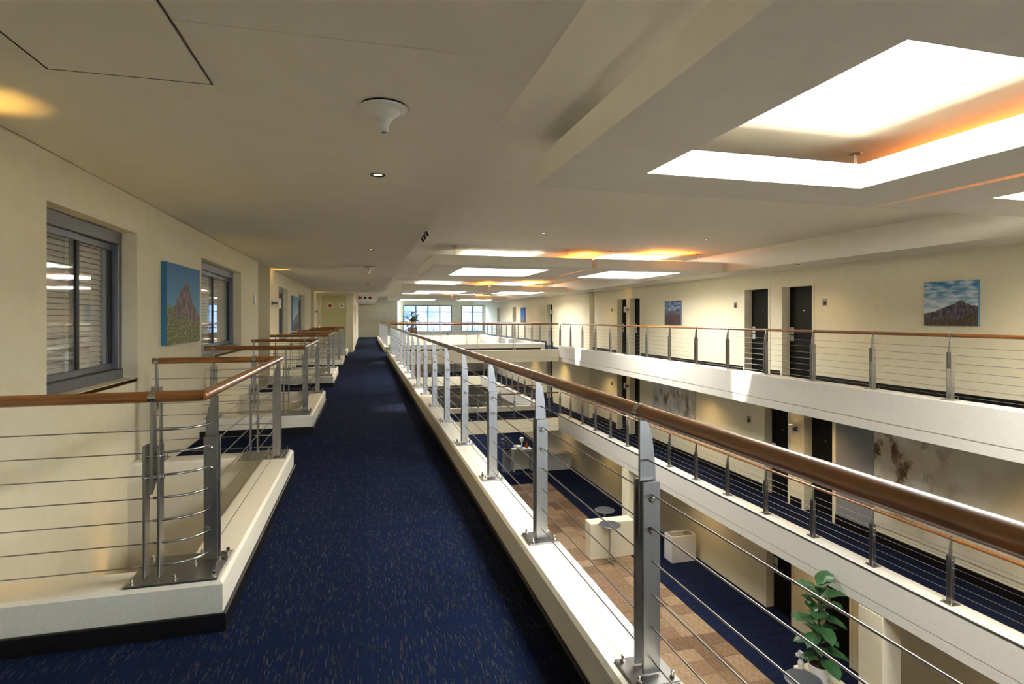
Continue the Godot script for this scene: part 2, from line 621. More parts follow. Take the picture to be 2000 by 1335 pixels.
# up-and-down wall lamp; its arm leaves the wall along +x before it is turned
func sconce(at, turn, label, energy):
	var t := thing("wall_sconce", label, "wall lamp", at, turn, "up and down wall lamps")
	var st := st_new()
	cbox(st, Vector3(0.006, 0, 0), Vector3(0.012, 0.09, 0.09), 0.002)
	put("wall_plate", st, M.aluminium, t)
	st = st_new()
	cbox(st, Vector3(0.06, 0, 0), Vector3(0.10, 0.05, 0.05), 0.003)
	put("arm", st, M.aluminium, t)
	st = st_new()
	lathe(st, [Vector2(0.030, -0.10), Vector2(0.036, -0.10), Vector2(0.036, 0.10), Vector2(0.030, 0.10), Vector2(0.030, -0.10)], Vector3(0.14, 0, 0), 18)
	put("shade", st, M.lamp_white, t)
	st = st_new()
	lathe(st, [Vector2(0, -0.035), Vector2(0.018, -0.03), Vector2(0.018, 0.03), Vector2(0, 0.035)], Vector3(0.14, 0, 0), 12)
	put("bulb", st, M.warm_glow, t)
	var l := OmniLight3D.new()
	l.name = "sconce_glow"
	l.light_color = Color8(255, 196, 92)
	l.light_energy = energy
	l.light_size = 0.015
	l.omni_range = 20.0
	l.omni_attenuation = 2.0
	l.shadow_enabled = true
	t.add_child(l)
	l.position = Vector3(0.14, 0, 0)

# hung ceiling frame with a square opening, and the glowing roof light over it
func cloud(x0, x1, d0, d1, ox0, ox1, od0, od1, where, group_no):
	var y0 := 2.43
	var y1 := 2.63
	var t := thing("ceiling_panel", "cream hung frame with square opening, " + where, "ceiling panel", Vector3((x0 + x1) / 2, y0, -(d0 + d1) / 2), 0.0, "hung ceiling frames")
	var st := st_new()
	var o = -t.position
	var outer = rect(x0 + o.x, x1 + o.x, -d1 + o.z, -d0 + o.z)
	var inner = rect(ox0 + o.x, ox1 + o.x, -od1 + o.z, -od0 + o.z)
	var h = y1 - y0
	for i in 4:
		var j = (i + 1) % 4
		var f = func(p, y): return Vector3(p.x, y, p.y)
		quad(st, f.call(outer[j], 0.0), f.call(outer[j], h), f.call(outer[i], h), f.call(outer[i], 0.0))
		quad(st, f.call(inner[i], 0.0), f.call(inner[i], h), f.call(inner[j], h), f.call(inner[j], 0.0))
		# soffit and top
		quad(st, f.call(outer[i], 0.0), f.call(inner[i], 0.0), f.call(inner[j], 0.0), f.call(outer[j], 0.0))
	put("frame", st, M.cloud_paint, t)
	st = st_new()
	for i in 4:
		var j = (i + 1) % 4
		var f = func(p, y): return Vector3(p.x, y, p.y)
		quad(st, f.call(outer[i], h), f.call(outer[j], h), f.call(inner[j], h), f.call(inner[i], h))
	put("bounce_cut_top", st, M.bounce_cut_board, t)  # unseen top faces, coloured dark to cut skylight bounce onto the ceiling
	for e in [[x0 + 0.45, d0 + 0.3], [x1 - 0.45, d0 + 0.3], [x0 + 0.45, d1 - 0.3], [x1 - 0.45, d1 - 0.3]]:
		st = st_new()
		var p = Vector3(e[0], y1, -e[1]) + o
		tube(st, [p, p + Vector3(-0.008, C_MAIN - y1 - 0.004, 0)], 0.004, 6)
		tube(st, [p + Vector3(0.02, 0, 0), p + Vector3(0.004, C_MAIN - y1 - 0.004, 0)], 0.004, 6)
		var rod := put("hanger", st, M.white_plastic, t)
		st = st_new()
		lathe(st, [Vector2(0.0, -0.008), Vector2(0.05, -0.008), Vector2(0.055, 0.0)], p + Vector3(0, C_MAIN - y1 - 0.001, 0), 16)
		put("ceiling_rose", st, M.brass_plate, rod)
	# roof light
	var sx0 = ox0 + 0.16; var sx1 = ox1 - 0.19; var sd0 = od0 + 0.2; var sd1 = od1 - 0.16
	var s := thing("skylight", "glowing white roof light " + where, "skylight", Vector3((sx0 + sx1) / 2, C_MAIN - 0.003, -(sd0 + sd1) / 2), 0.0, "roof lights")
	st = st_new()
	cbox(st, Vector3(0, -0.006, 0), Vector3(sx1 - sx0, 0.012, sd1 - sd0), 0.003)
	put("diffuser", st, M.sky_glow, s)
	var a := AreaLight3D.new()
	a.name = "roof_daylight"
	a.area_size = Vector2(sx1 - sx0, sd1 - sd0)
	a.light_color = Color8(252, 251, 248)
	a.light_energy = SKY_ENERGY
	a.shadow_enabled = true
	a.set("area_range", 60.0)
	s.add_child(a)
	a.position = Vector3(0, -0.016, 0)
	a.rotation.x = -PI / 2

const SKY_ENERGY := 12.0

func uplight(at, energy, label, long := 0.9, turn := 0.0):
	var t := thing("uplight", label, "uplight", at, turn, "amber uplights on the ceiling frames")
	var st := st_new()
	cbox(st, Vector3(0, 0.008, 0), Vector3(long, 0.016, 0.05), 0.003)
	put("tray", st, M.white_plastic, t)
	st = st_new()
	tube(st, [Vector3(-long / 2 + 0.03, 0.03, 0), Vector3(long / 2 - 0.03, 0.03, 0)], 0.010, 10)
	put("tube_lamp", st, M.amber_glow, t)
	var a := AreaLight3D.new()
	a.name = "amber_light"
	a.area_size = Vector2(long - 0.06, 0.03)
	a.light_color = Color8(255, 140, 36)
	a.light_energy = energy
	a.shadow_enabled = true
	t.add_child(a)
	a.position = Vector3(0, 0.045, 0)
	a.rotation.x = PI / 2

# room door in the wall at x: black leaf set back in a cream reveal, with lock plate and peephole
func room_door(n, x, d0, d1, floor_y, label, card_far := true):
	var o := pbox("door_%d" % n, M.black_door, self, x + 0.19, x + 0.225, floor_y + 0.004, floor_y + 2.03, d0 + 0.014, d1 - 0.014)
	o.set_meta("kind", "structure")
	tag(o, label, "door")
	for e in [[d0 - 0.05, d0 + 0.012], [d1 - 0.012, d1 + 0.05]]:
		pbox("door_frame", M.wall_paint, o, x - 0.012, x + 0.23, floor_y, floor_y + 2.05, e[0], e[1], 0.003)
	pbox("door_frame", M.wall_paint, o, x - 0.012, x + 0.23, floor_y + 2.035, floor_y + 2.10, d0 - 0.05, d1 + 0.05, 0.003)
	var dc = d1 - 0.09 if card_far else d0 + 0.09
	pbox("lock_plate", M.silver_card, o, x + 0.178, x + 0.19, floor_y + 0.86, floor_y + 1.16, dc - 0.055, dc + 0.055, 0.003)
	var st := st_new()
	tube(st, [Vector3(x + 0.178, floor_y + 1.0, -dc), Vector3(x + 0.13, floor_y + 1.0, -dc), Vector3(x + 0.13, floor_y + 0.995, -dc - (0.12 if not card_far else -0.12))], 0.011, 8)
	put("handle", st, M.black_metal, o)
	st = st_new()
	lathe(st, [Vector2(0.0, 0.0), Vector2(0.014, 0.002), Vector2(0.014, 0.008), Vector2(0.0, 0.010)], Vector3.ZERO, 12)
	put("peephole", st, M.steel_bright, o, Vector3(x + 0.191, floor_y + 1.52, -(d0 + d1) / 2), Basis(Vector3.BACK, PI / 2))
	return o

func number_plate(x, y, d, label):
	var t := thing("number_plate", label, "number plate", Vector3(x, y, -d), 0.0, "room number plates")
	var st := st_new()
	cbox(st, Vector3(-0.006, 0, 0), Vector3(0.012, 0.14, 0.11), 0.003)
	put("plate", st, M.brass_plate, t)
	st = st_new()
	cbox(st, Vector3(-0.0125, -0.02, 0), Vector3(0.003, 0.07, 0.08), 0.001)
	put("insert", st, M.black_metal, t)

# wall in the plane x (thick to the far side), pierced by openings [d0, d1, y0, y1]
func pierced_wall(called, x0, x1, y0, y1, d0, d1, holes, material, label):
	var st := st_new()
	holes.sort_custom(func(a, b): return a[0] < b[0])
	var ds = [d0]
	var root = null
	var at = d0
	var strips = []
	for h in holes:
		if h[0] > at: strips.append([at, h[0], y0, y1])
		if h[2] > y0: strips.append([h[0], h[1], y0, h[2]])
		if h[3] < y1: strips.append([h[0], h[1], h[3], y1])
		at = h[1]
	if at < d1: strips.append([at, d1, y0, y1])
	for s in strips:
		bx(st, x0, x1, s[2], s[3], s[0], s[1])
	return struct(called, st, material, label, "wall")

func sliding_window(n, d0, d1, y0, y1, slats, label):
	# in the long wall at x = -1.8, frame set back 0.13
	var x := -1.93
	var o := pbox("window_%d" % n, M.aluminium, self, x - 0.05, x + 0.02, y1 - 0.10, y1, d0, d1, 0.004)
	o.set_meta("kind", "structure")
	tag(o, label, "window")
	pbox("frame_rail", M.aluminium, o, x - 0.05, x + 0.03, y0, y0 + 0.08, d0, d1, 0.004)
	pbox("frame_stile", M.aluminium, o, x - 0.05, x + 0.02, y0 + 0.08, y1 - 0.10, d0, d0 + 0.07, 0.004)
	pbox("frame_stile", M.aluminium, o, x - 0.05, x + 0.02, y0 + 0.08, y1 - 0.10, d1 - 0.07, d1, 0.004)
	var mid = (d0 + d1) / 2
	for k in 2:
		var a = d0 + 0.07 if k == 0 else mid - 0.02
		var b = mid + 0.02 if k == 0 else d1 - 0.07
		var xs = x - 0.012 if k == 0 else x - 0.038
		var sash := pbox("sash", M.aluminium, o, xs - 0.012, xs + 0.012, y0 + 0.08, y0 + 0.13, a, b, 0.003)
		pbox("sash_rail", M.aluminium, sash, xs - 0.012, xs + 0.012, y1 - 0.15, y1 - 0.10, a, b, 0.003)
		pbox("sash_stile", M.aluminium if k == 0 else M.black_metal, sash, xs - 0.012, xs + 0.012, y0 + 0.13, y1 - 0.15, a, a + 0.045, 0.003)
		pbox("sash_stile", M.black_metal, sash, xs - 0.012, xs + 0.012, y0 + 0.13, y1 - 0.15, b - 0.045, b, 0.003)
		pbox("pane", M.glass, sash, xs - 0.003, xs + 0.003, y0 + 0.13, y1 - 0.15, a + 0.045, b - 0.045)
	pbox("window_sill", M.wall_paint, o, -1.93, -1.80, y0 - 0.03, y0 + 0.004, d0, d1, 0.004)
	# venetian blind behind the panes
	var pitch = (y1 - y0 - 0.22) / slats
	var st := st_new()
	cbox(st, Vector3.ZERO, Vector3(0.037, 0.002, d1 - d0 - 0.16), 0.001)
	var sm = st.commit()
	for k in slats:
		put("slat", sm, M.blind, o, Vector3(-2.035, y0 + 0.11 + pitch * (k + 0.5), -mid), Basis(Vector3.BACK, deg_to_rad(-66 + rng.randf_range(-4, 4))))
	for d in [d0 + 0.3, mid, d1 - 0.3]:
		pbox("blind_cord", M.blind, o, -2.008, -2.005, y0 + 0.1, y1 - 0.1, d - 0.004, d + 0.004)
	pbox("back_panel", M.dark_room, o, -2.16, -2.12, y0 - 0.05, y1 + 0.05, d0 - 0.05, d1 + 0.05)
	return o

func leaf_mesh(l, w, curl, fold):
	var st := st_new()
	var n := 7
	var rows = []
	for i in n + 1:
		var t = float(i) / n
		var half = w * (0.12 + 0.88 * pow(sin(PI * clampf(pow(t, 1.25), 0, 1)), 0.75)) * (1.0 if t < 0.98 else 0.25) * 0.5
		if i == 0: half = 0.004
		var y = -curl * t * t * l
		var z = t * l
		var wav = 0.012 * sin(t * 11.0)
		rows.append([Vector3(-half, y + fold * half + wav, z), Vector3(0, y, z), Vector3(half, y + fold * half - wav, z)])
	for i in n:
		for s in 2:
			quad(st, rows[i][s], rows[i][s + 1], rows[i + 1][s + 1], rows[i + 1][s])
	return st.commit()

func bar_table(label, at, top_y, r):
	var t := thing("bar_table", label, "table", at, 0.35, "round bar tables")
	var st := st_new()
	lathe(st, [Vector2(0, top_y - 0.03), Vector2(r - 0.012, top_y - 0.03), Vector2(r, top_y - 0.022), Vector2(r, top_y - 0.006), Vector2(r - 0.008, top_y), Vector2(0, top_y)], Vector3.ZERO, 36)
	put("table_top", st, M.aluminium, t)
	st = st_new()
	tube(st, [Vector3(0, 0.05, 0), Vector3(0, top_y - 0.03, 0)], 0.022, 12)
	put("column", st, M.steel_bright, t)
	for k in 4:
		var a = TAU * k / 4
		st = st_new()
		tube(st, [Vector3(0, 0.075, 0), Vector3(0.16 * cos(a), 0.06, 0.16 * sin(a)), Vector3(0.27 * cos(a), 0.018, 0.27 * sin(a))], [0.020, 0.016, 0.013], 8)
		put("foot", st, M.steel_bright, t)

func pebble_planter(label, x0, x1, d0, d1, y, h, taper):
	var t := thing("planter_trough", label, "planter", Vector3((x0 + x1) / 2, y, -(d0 + d1) / 2), 0.0, "white trough planters")
	var a = (x1 - x0) / 2
	var b = (d1 - d0) / 2
	var lo = rect(-a * taper, a * taper, -b * taper, b * taper)
	var hi = rect(-a, a, -b, b)
	var inn = rect(-a + 0.035, a - 0.035, -b + 0.035, b - 0.035)
	var st := st_new()
	var f = func(p, yy): return Vector3(p.x, yy, p.y)
	for i in 4:
		var j = (i + 1) % 4
		quad(st, f.call(lo[j], 0.0), f.call(hi[j], h), f.call(hi[i], h), f.call(lo[i], 0.0))
		quad(st, f.call(hi[i], h), f.call(hi[j], h), f.call(inn[j], h), f.call(inn[i], h))
		quad(st, f.call(inn[i], h - 0.12), f.call(inn[i], h), f.call(inn[j], h), f.call(inn[j], h - 0.12))
	quad(st, f.call(lo[0], 0.0), f.call(lo[3], 0.0), f.call(lo[2], 0.0), f.call(lo[1], 0.0))
	put("trough", st, M.porcelain, t)
	st = st_new()
	cbox(st, Vector3(0, h - 0.09, 0), Vector3(2 * a - 0.07, 0.06, 2 * b - 0.07), 0.005)
	put("soil", st, M.soil, t)
	var ball := SphereMesh.new()
	ball.radius = 0.045
	ball.height = 0.07
	ball.radial_segments = 8
	ball.rings = 4
	var nx = int(2 * a / 0.09)
	var nz = int(2 * b / 0.09)
	for i in nx:
		for j in nz:
			if rng.randf() < 0.12: continue
			put("pebble", ball, M.pebble, t, Vector3(-a + 0.08 + i * (2 * a - 0.16) / maxi(1, nx - 1) + rng.randf_range(-0.01, 0.01), h - 0.03, -b + 0.08 + j * (2 * b - 0.16) / maxi(1, nz - 1)), Basis(Vector3.UP, rng.randf() * 3.0).scaled(Vector3.ONE * rng.randf_range(0.8, 1.1)))

# ------------------------------------------------------------------ scene
func _ready():
	rng.seed = 4711
	# camera: level, turned 14.67 degrees from the gallery's axis, the lens shifted down
	var cam := Camera3D.new()
	cam.name = "camera"
	add_child(cam)
	cam.projection = Camera3D.PROJECTION_FRUSTUM
	cam.near = 0.05
	cam.far = 300.0
	cam.size = 2.0 * 667.5 / 1100.0 * cam.near
	cam.frustum_offset = Vector2(0, -46.5 / 1100.0 * cam.near)
	cam.position = Vector3(0, EYE, 0)
	cam.rotation.y = -atan(288.0 / 1100.0)
	cam.current = true
	# sky seen through the end windows
	var env := Environment.new()
	env.background_mode = Environment.BG_SKY
	var sky := Sky.new()
	var pm := ProceduralSkyMaterial.new()
	pm.sky_top_color = Color8(150, 184, 226)
	pm.sky_horizon_color = Color8(228, 236, 244)
	pm.ground_horizon_color = Color8(206, 208, 210)
	pm.ground_bottom_color = Color8(150, 150, 150)
	pm.sky_energy_multiplier = 3.4
	pm.ground_energy_multiplier = 2.5
	sky.sky_material = pm
	env.sky = sky
	env.tonemap_mode = Environment.TONE_MAPPER_LINEAR
	env.tonemap_exposure = 2.4
	env.sdfgi_enabled = true
	env.ssao_enabled = true
	env.ssil_enabled = true
	var we := WorldEnvironment.new()
	we.name = "world_environment"
	we.environment = env
	add_child(we)
	make_materials()
	glow("sky_glow", Color8(255, 252, 244), 2.2)
	glow("lamp_glow", Color8(255, 226, 150), 3.0)
	glow("warm_glow", Color8(255, 206, 120), 3.0)
	glow("amber_glow", Color8(255, 170, 70), 2.0)
	post_meshes()
	build_shell()
	build_ceiling()
	build_wells()
	build_railings()
	build_openings()
	build_pictures()
	build_ground()
	build_far_end()
	build_lamps()
	build_small()

var WELLS := [[2.70, 5.25], [7.05, 9.40], [11.70, 13.95], [16.30, 18.50], [20.40, 22.35]]

func build_shell():
	# top gallery: walkway strip, landings between the floor openings
	slab(-0.80, 0.97, BACK, 23.4, 0.0, 0.62, "dark blue flecked carpet walkway between the two railings")
	slab(-0.43, 0.97, 23.4, 41.5, 0.0, 0.62, "far stretch of blue carpet walkway past the exit sign")
	var at: float = BACK
	for w in WELLS:
		slab(-3.2, -0.80, at, w[0] + 0.205, 0.0, 0.62, "blue carpet landing just before floor opening number %d" % (WELLS.find(w) + 1))
		at = w[1] - 0.205
	slab(-3.2, -0.80, at, 23.4, 0.0, 0.62, "blue carpet landing before the green door panel")
	# bridge, far lounge, opposite gallery
	slab(0.97, 7.30, 20.7, 23.2, 0.0, 0.31, "carpeted bridge crossing the atrium on the top floor")
	slab(0.97, 7.30, 36.0, 42.0, 0.0, 0.31, "carpeted lounge floor in front of the end windows")
	slab(7.30, 9.9, BACK, 42.0, 0.0, 0.31, "carpet of the opposite top gallery along the room doors")
	# middle floor
	slab(-3.2, 0.97, BACK, 42.0, L2, 0.4, "carpeted middle floor below the top walkway")
	slab(0.97, 7.30, 20.7, 23.2, L2, 0.31, "carpeted bridge crossing the atrium on the middle floor")
	slab(0.97, 7.30, 36.0, 42.0, L2, 0.31, "blue carpet at the far end of the middle floor")
	slab(7.30, 9.9, BACK, 42.0, L2, 0.31, "blue carpet of the opposite middle gallery")
	# kerbs along the atrium
	for e in [[BACK, 20.7, "cream kerb along the walkway edge above the atrium"], [23.2, 36.0, "cream kerb along the far stretch of the walkway"]]:
		kerb(rect(0.77, 0.98, -e[1], -e[0]), 0.0, 0.213, e[2])
		var st := st_new()
		prism(st, rect(0.752, 0.77, -e[1], -e[0]), 0.0, 0.075, 0.004)
		struct("baseboard_kerb", st, M.skirting, "black skirting at the foot of the " + e[2], "skirting")
	for e in [[0.29, -0.31, 0.0, "top"], [L2 + 0.29, L2 - 0.32, L2, "middle"]]:
		# opposite gallery: deep white fascia with kerb, a groove and a thin lower lip
		for s in [[BACK, 20.7, "facing the first atrium opening"], [23.2, 36.0, "facing the second atrium opening"]]:
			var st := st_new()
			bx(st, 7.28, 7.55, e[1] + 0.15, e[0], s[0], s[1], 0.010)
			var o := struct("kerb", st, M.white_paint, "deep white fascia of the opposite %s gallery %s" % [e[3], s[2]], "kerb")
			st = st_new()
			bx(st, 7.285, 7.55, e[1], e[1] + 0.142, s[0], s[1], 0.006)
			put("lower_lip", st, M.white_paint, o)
		# bridge sides
		for s in [[20.68, 20.86, e[2] + 0.15, "toward the first atrium opening"], [23.04, 23.22, e[0], "toward the second atrium opening"], [35.98, 36.2, e[2] + 0.25, "before the end lounge"]]:
			var st := st_new()
			bx(st, 0.97, 7.30, e[1] + 0.15, s[2], s[0], s[1], 0.008)
			var o := struct("kerb", st, M.wall_paint, "cream fascia of the %s bridge %s" % [e[3], s[3]], "kerb")
			st = st_new()
			bx(st, 0.97, 7.30, e[1], e[1] + 0.142, s[0] + 0.004, s[1], 0.006)
			put("lower_lip", st, M.wall_paint, o)
		var st2 := st_new()
		bx(st2, 0.97, 7.30, e[2], e[2] + 0.10, 23.02, 23.04, 0.003)
		struct("baseboard_bridge", st2, M.skirting, "black skirting on the %s bridge" % e[3], "skirting")
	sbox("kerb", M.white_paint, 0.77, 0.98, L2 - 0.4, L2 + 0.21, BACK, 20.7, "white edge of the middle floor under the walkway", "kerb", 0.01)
	# ground floor
	sbox("floor", M.grout, 4.76, 7.18, L1 - 0.2, L1 - 0.012, BACK, 21.6, "brown stone tile strip on the ground floor", "floor")
	var o := sbox("floor", M.carpet, 7.18, 10.6, L1 - 0.2, L1, BACK, 42.0, "dark blue carpet beside the stone tiles on the ground floor", "floor")
	sbox("floor", M.carpet, -3.2, 4.76, L1 - 0.2, L1, BACK, 42.0, "blue ground floor carpet on the other side of the tiles", "floor")
	sbox("floor", M.carpet, 4.76, 7.18, L1 - 0.2, L1, 21.6, 42.0, "blue ground floor carpet beyond the stone tiles", "floor")
	# outer walls; the two rear windows are unseen, added to raise the fill
	end_wall("wall_back", BACK - 0.25, BACK, -3.4, 10.8, [[3.4, 6.35, 7], [7.05, 8.6, 8]], BACK - 0.12, "unseen_back")
	sbox("ground_outside", M.exterior_paving, -60, 70, L1 - 0.4, L1 - 0.2, BACK - 60, BACK - 0.3, "pale paved ground outside the added rear windows", "ground")
	# opposite wall, one storey at a time, with its doors cut out
	for e in [[L1, L2 - 0.31, "ground"], [L2, -0.31, "middle"], [0.0, C_MAIN + 0.2, "top"]]:
		var holes = []
		var yy: float = e[0]
		for d in doors_of(e[2]):
			holes.append([d[0], d[1], yy, yy + 2.05])
		pierced_wall("wall_right", 8.90, 9.15, yy, e[1], BACK, 42.0, holes, M.wall_paint, "cream wall with black room doors on the opposite %s gallery" % e[2])
		sbox("wall_right_backing", M.dark_room, 9.15, 9.3, yy, e[1], BACK, 42.0, "dark wall behind the door recesses of the %s gallery" % e[2], "wall")
		# wall pushed forward between the door bays
		if e[2] != "ground":
			sbox("wall_right", M.wall_paint, 8.74, 8.90, yy, e[1] if e[2] == "middle" else C_RIGHT, 21.1, 25.6, "stretch of cream wall standing forward between door bays on the %s gallery" % e[2], "wall")
		# black skirting between the doors
		var from: float = BACK
		var list = doors_of(e[2])
		list.append([42.0, 42.0])
		for d in list:
			if d[0] - 0.06 > from and e[2] != "ground":
				var st := st_new()
				bx(st, 8.882, 8.90, yy, yy + 0.2, from, d[0] - 0.06, 0.004)
				struct("baseboard_right", st, M.skirting, "black skirting of the opposite %s gallery wall, length %d" % [e[2], list.find(d) + 1], "skirting")
			from = d[1] + 0.06

func doors_of(level):
	if level == "top":
		return [[9.62, 10.50], [10.92, 11.76], [17.10, 17.85], [18.10, 18.85], [26.2, 27.0], [33.0, 33.8], [37.2, 38.0]]
	if level == "middle":
		return [[9.10, 9.86], [10.30, 11.06], [17.10, 17.85], [18.10, 18.85], [26.2, 27.0]]
	return [[8.7, 9.5], [10.2, 11.0]]

func build_ceiling():
	# lower ceiling over the walkway: boards with open joints under a deck
	var deck := sbox("ceiling", M.ceiling_paint, -3.2, 0.66, C_LEFT + 0.02, 3.05, BACK, 41.5, "flat cream boarded ceiling over the carpet walkway", "ceiling")
	var joints = [BACK, -1.85, 2.07, 5.95, 9.85, 13.75, 17.65, 21.55, 25.45, 29.35, 33.25, 37.15, 41.5]
	for i in joints.size() - 1:
		var st := st_new()
		bx(st, -1.79, 0.665, C_LEFT, C_LEFT + 0.02, joints[i] + 0.0018, joints[i + 1] - 0.0018, 0.0015)
		put("ceiling_board", st, M.ceiling_paint, deck)
	var st := st_new()
	bx(st, -3.2, -1.80, C_LEFT + 0.004, C_LEFT + 0.02, BACK, 41.5)
	put("recess_soffit", st, M.ceiling_paint, deck)
	sbox("ceiling", M.ceiling_paint, 0.66, 7.97, C_MAIN, C_MAIN + 0.22, BACK, 42.0, "raised cream ceiling over the atrium with hung frames", "ceiling")
	sbox("ceiling", M.ceiling_paint, 7.97, 9.3, C_RIGHT, C_MAIN + 0.22, BACK, 42.0, "lower cream soffit along the opposite room doors", "ceiling")
	# inspection hatch
	var h := thing("ceiling_hatch", "flush cream inspection hatch in the ceiling above the window with blinds", "ceiling hatch", Vector3(-0.91, C_LEFT, -1.95))
	st = st_new()
	cbox(st, Vector3(0, -0.003, 0), Vector3(0.575, 0.004, 1.28), 0.001)
	put("hatch_panel", st, M.ceiling_paint, h)
	for e in [[-0.294, 0.004, 0.0, 1.30], [0.294, 0.004, 0.0, 1.30]]:
		st = st_new()
		cbox(st, Vector3(e[0], -0.0025, 0), Vector3(0.0035, 0.004, 1.294), 0.0005)
		put("frame_edge", st, M.black_metal, h)
	for z in [-0.646, 0.646]:
		st = st_new()
		cbox(st, Vector3(0, -0.0025, z), Vector3(0.594, 0.004, 0.004), 0.0005)
		put("frame_edge", st, M.black_metal, h)
	st = st_new()
	cbox(st, Vector3(0.337, -0.0012, -0.02), Vector3(0.007, 0.002, 1.36), 0.0005)
	put("cover_strip", st, M.white_plastic, h)
	var starts = [1.05, 11.20, 21.60, 31.60]
	var where = ["over the first opening", "beyond the first bare ceiling", "above the bridge", "before the end windows"]
	for i in starts.size():
		var d: float = starts[i]
		cloud(1.34, 4.70, d, d + 3.35, 2.02, 3.96, d + 0.66, d + 2.72, where[i] + " on the walkway side", i)
		cloud(4.80, 7.90, d, d + 3.35, 5.42, 7.22, d + 0.66, d + 2.72, where[i] + " on the room door side", i)

func build_wells():
	# the long wall on the window side
	pierced_wall("wall_left", -2.05, -1.80, L1, C_LEFT + 0.02, BACK, 10.65, [[3.88, 5.24, 0.87, 2.05], [7.11, 9.25, 0.90, 2.05]], M.wall_paint, "long cream wall with two sliding windows and a peak canvas")
	pierced_wall("wall_left", -2.05, -1.80, L1, C_LEFT + 0.02, 11.90, 20.60, [[13.1, 14.6, 0.90, 2.05], [16.9, 18.6, 0.90, 2.05]], M.wall_paint, "second stretch of cream window wall past the door recess")
	sbox("wall_left", M.wall_paint, -2.05, -1.80, L1, C_LEFT + 0.02, 21.90, 23.4, "short cream wall stretch beside the green door panel", "wall")
	for e in [[10.65, 11.90, "first"], [20.60, 21.90, "second"]]:
		sbox("wall_left", M.wall_paint, -3.2, -2.95, L1, C_LEFT + 0.02, e[0], e[1], "back of the %s door recess" % e[2], "wall")
		sbox("wall_left", M.wall_paint, -2.95, -2.05, L1, C_LEFT + 0.02, e[1], e[1] + 0.12, "cream side of the %s door recess" % e[2], "wall")
		sbox("wall_left", M.wall_paint, -2.95, -2.05, L1, C_LEFT + 0.02, e[0] - 0.12, e[0], "other cream side of the %s door recess" % e[2], "wall")
	sbox("wall_left_core", M.dark_room, -3.4, -3.2, L1, C_LEFT + 0.02, BACK, 23.6, "outer wall behind the window rooms", "wall")
	# block that narrows the far walkway
	sbox("wall_far_left", M.wall_paint, -3.2, -0.43, L1, C_LEFT + 0.02, 23.4, 41.7, "cream block of wall beside the far walkway", "wall")
	for i in WELLS.size():
		var w = WELLS[i]
		var d0: float = w[0]
		var d1: float = w[1]
		# U of kerb round the opening
		var poly := PackedVector2Array([Vector2(-1.80, -d0), Vector2(-0.60, -d0), Vector2(-0.60, -d1), Vector2(-1.80, -d1), Vector2(-1.80, -d1 + 0.21), Vector2(-0.81, -d1 + 0.21), Vector2(-0.81, -d0 - 0.21), Vector2(-1.80, -d0 - 0.21)])
		kerb(poly, -0.06, 0.213, "cream kerb round floor opening number %d along the window wall" % (i + 1))
		var sk := PackedVector2Array([Vector2(-1.80, -d0 + 0.016), Vector2(-0.584, -d0 + 0.016), Vector2(-0.584, -d1 - 0.016), Vector2(-1.80, -d1 - 0.016), Vector2(-1.80, -d1), Vector2(-0.60, -d1), Vector2(-0.60, -d0), Vector2(-1.80, -d0)])
		var st := st_new()
		prism(st, sk, 0.0, 0.078, 0.004)
		struct("baseboard_kerb", st, M.skirting, "black skirting round the kerb of floor opening number %d" % (i + 1), "skirting")

func build_railings():
	var names = [
		"steel cable railing with brown handrail round the opening below the first blinded window",
		"cable railing with brown handrail round the opening past the rocky peak canvas",
		"cable railing round the floor opening just past the first door recess",
		"cable railing round the floor opening between the far windows",
		"cable railing round the last floor opening before the green door panel"]
	for i in WELLS.size():
		well_railing(names[i], -1.78, -0.70, WELLS[i][0] + 0.10, WELLS[i][1] - 0.10, 0.213, 0.80, 2 if i < 2 else (1 if i == 2 else 0))
	var stops = []
	var k := 0.0
	while k < 19.5:
		stops.append(0.86 + k)
		k += 1.145
	straight_run("long steel cable railing with wooden handrail on the walkway kerb", Vector3(0.885, 0.213, 0.35), Vector3(0.885, 0.213, -20.6), stops, true, 2)
	stops = []
	for i in 11: stops.append(0.2 + 1.15 * i)
	straight_run("far cable railing on the walkway kerb past the bridge", Vector3(0.885, 0.213, -23.4), Vector3(0.885, 0.213, -35.9), stops, true, 0)
	# opposite galleries
	for e in [[0.29, "top"], [L2 + 0.29, "middle"]]:
		stops = []
		for i in 19: stops.append(0.33 + 1.17 * i)
		straight_run("cable railing of the opposite %s gallery facing the first atrium opening" % e[1], Vector3(7.42, e[0], 0.5), Vector3(7.42, e[0], -20.7), stops, false, 1)
		stops = []
		for i in 11: stops.append(0.2 + 1.2 * i)
		straight_run("cable railing of the opposite %s gallery facing the second atrium opening" % e[1], Vector3(7.42, e[0], -23.3), Vector3(7.42, e[0], -35.9), stops, false, 0)
		var yb = 0.15 if e[1] == "top" else L2 + 0.15
		stops = []
		for i in 5: stops.append(0.35 + 1.4 * i)
		var tall = e[0] + POST_H - yb
		straight_run("cable railing across the bridge on the %s floor facing the stone tiles" % e[1], Vector3(0.98, yb, -20.77), Vector3(7.30, yb, -20.77), stops, false, 0, tall)
		straight_run("cable railing across the far side of the %s bridge" % e[1], Vector3(0.98, e[0], -23.13), Vector3(7.30, e[0], -23.13), stops, false, 0)
		straight_run("cable railing in front of the end lounge on the %s floor" % e[1], Vector3(0.98, yb + 0.1, -36.1), Vector3(7.30, yb + 0.1, -36.1), stops, false, 0)

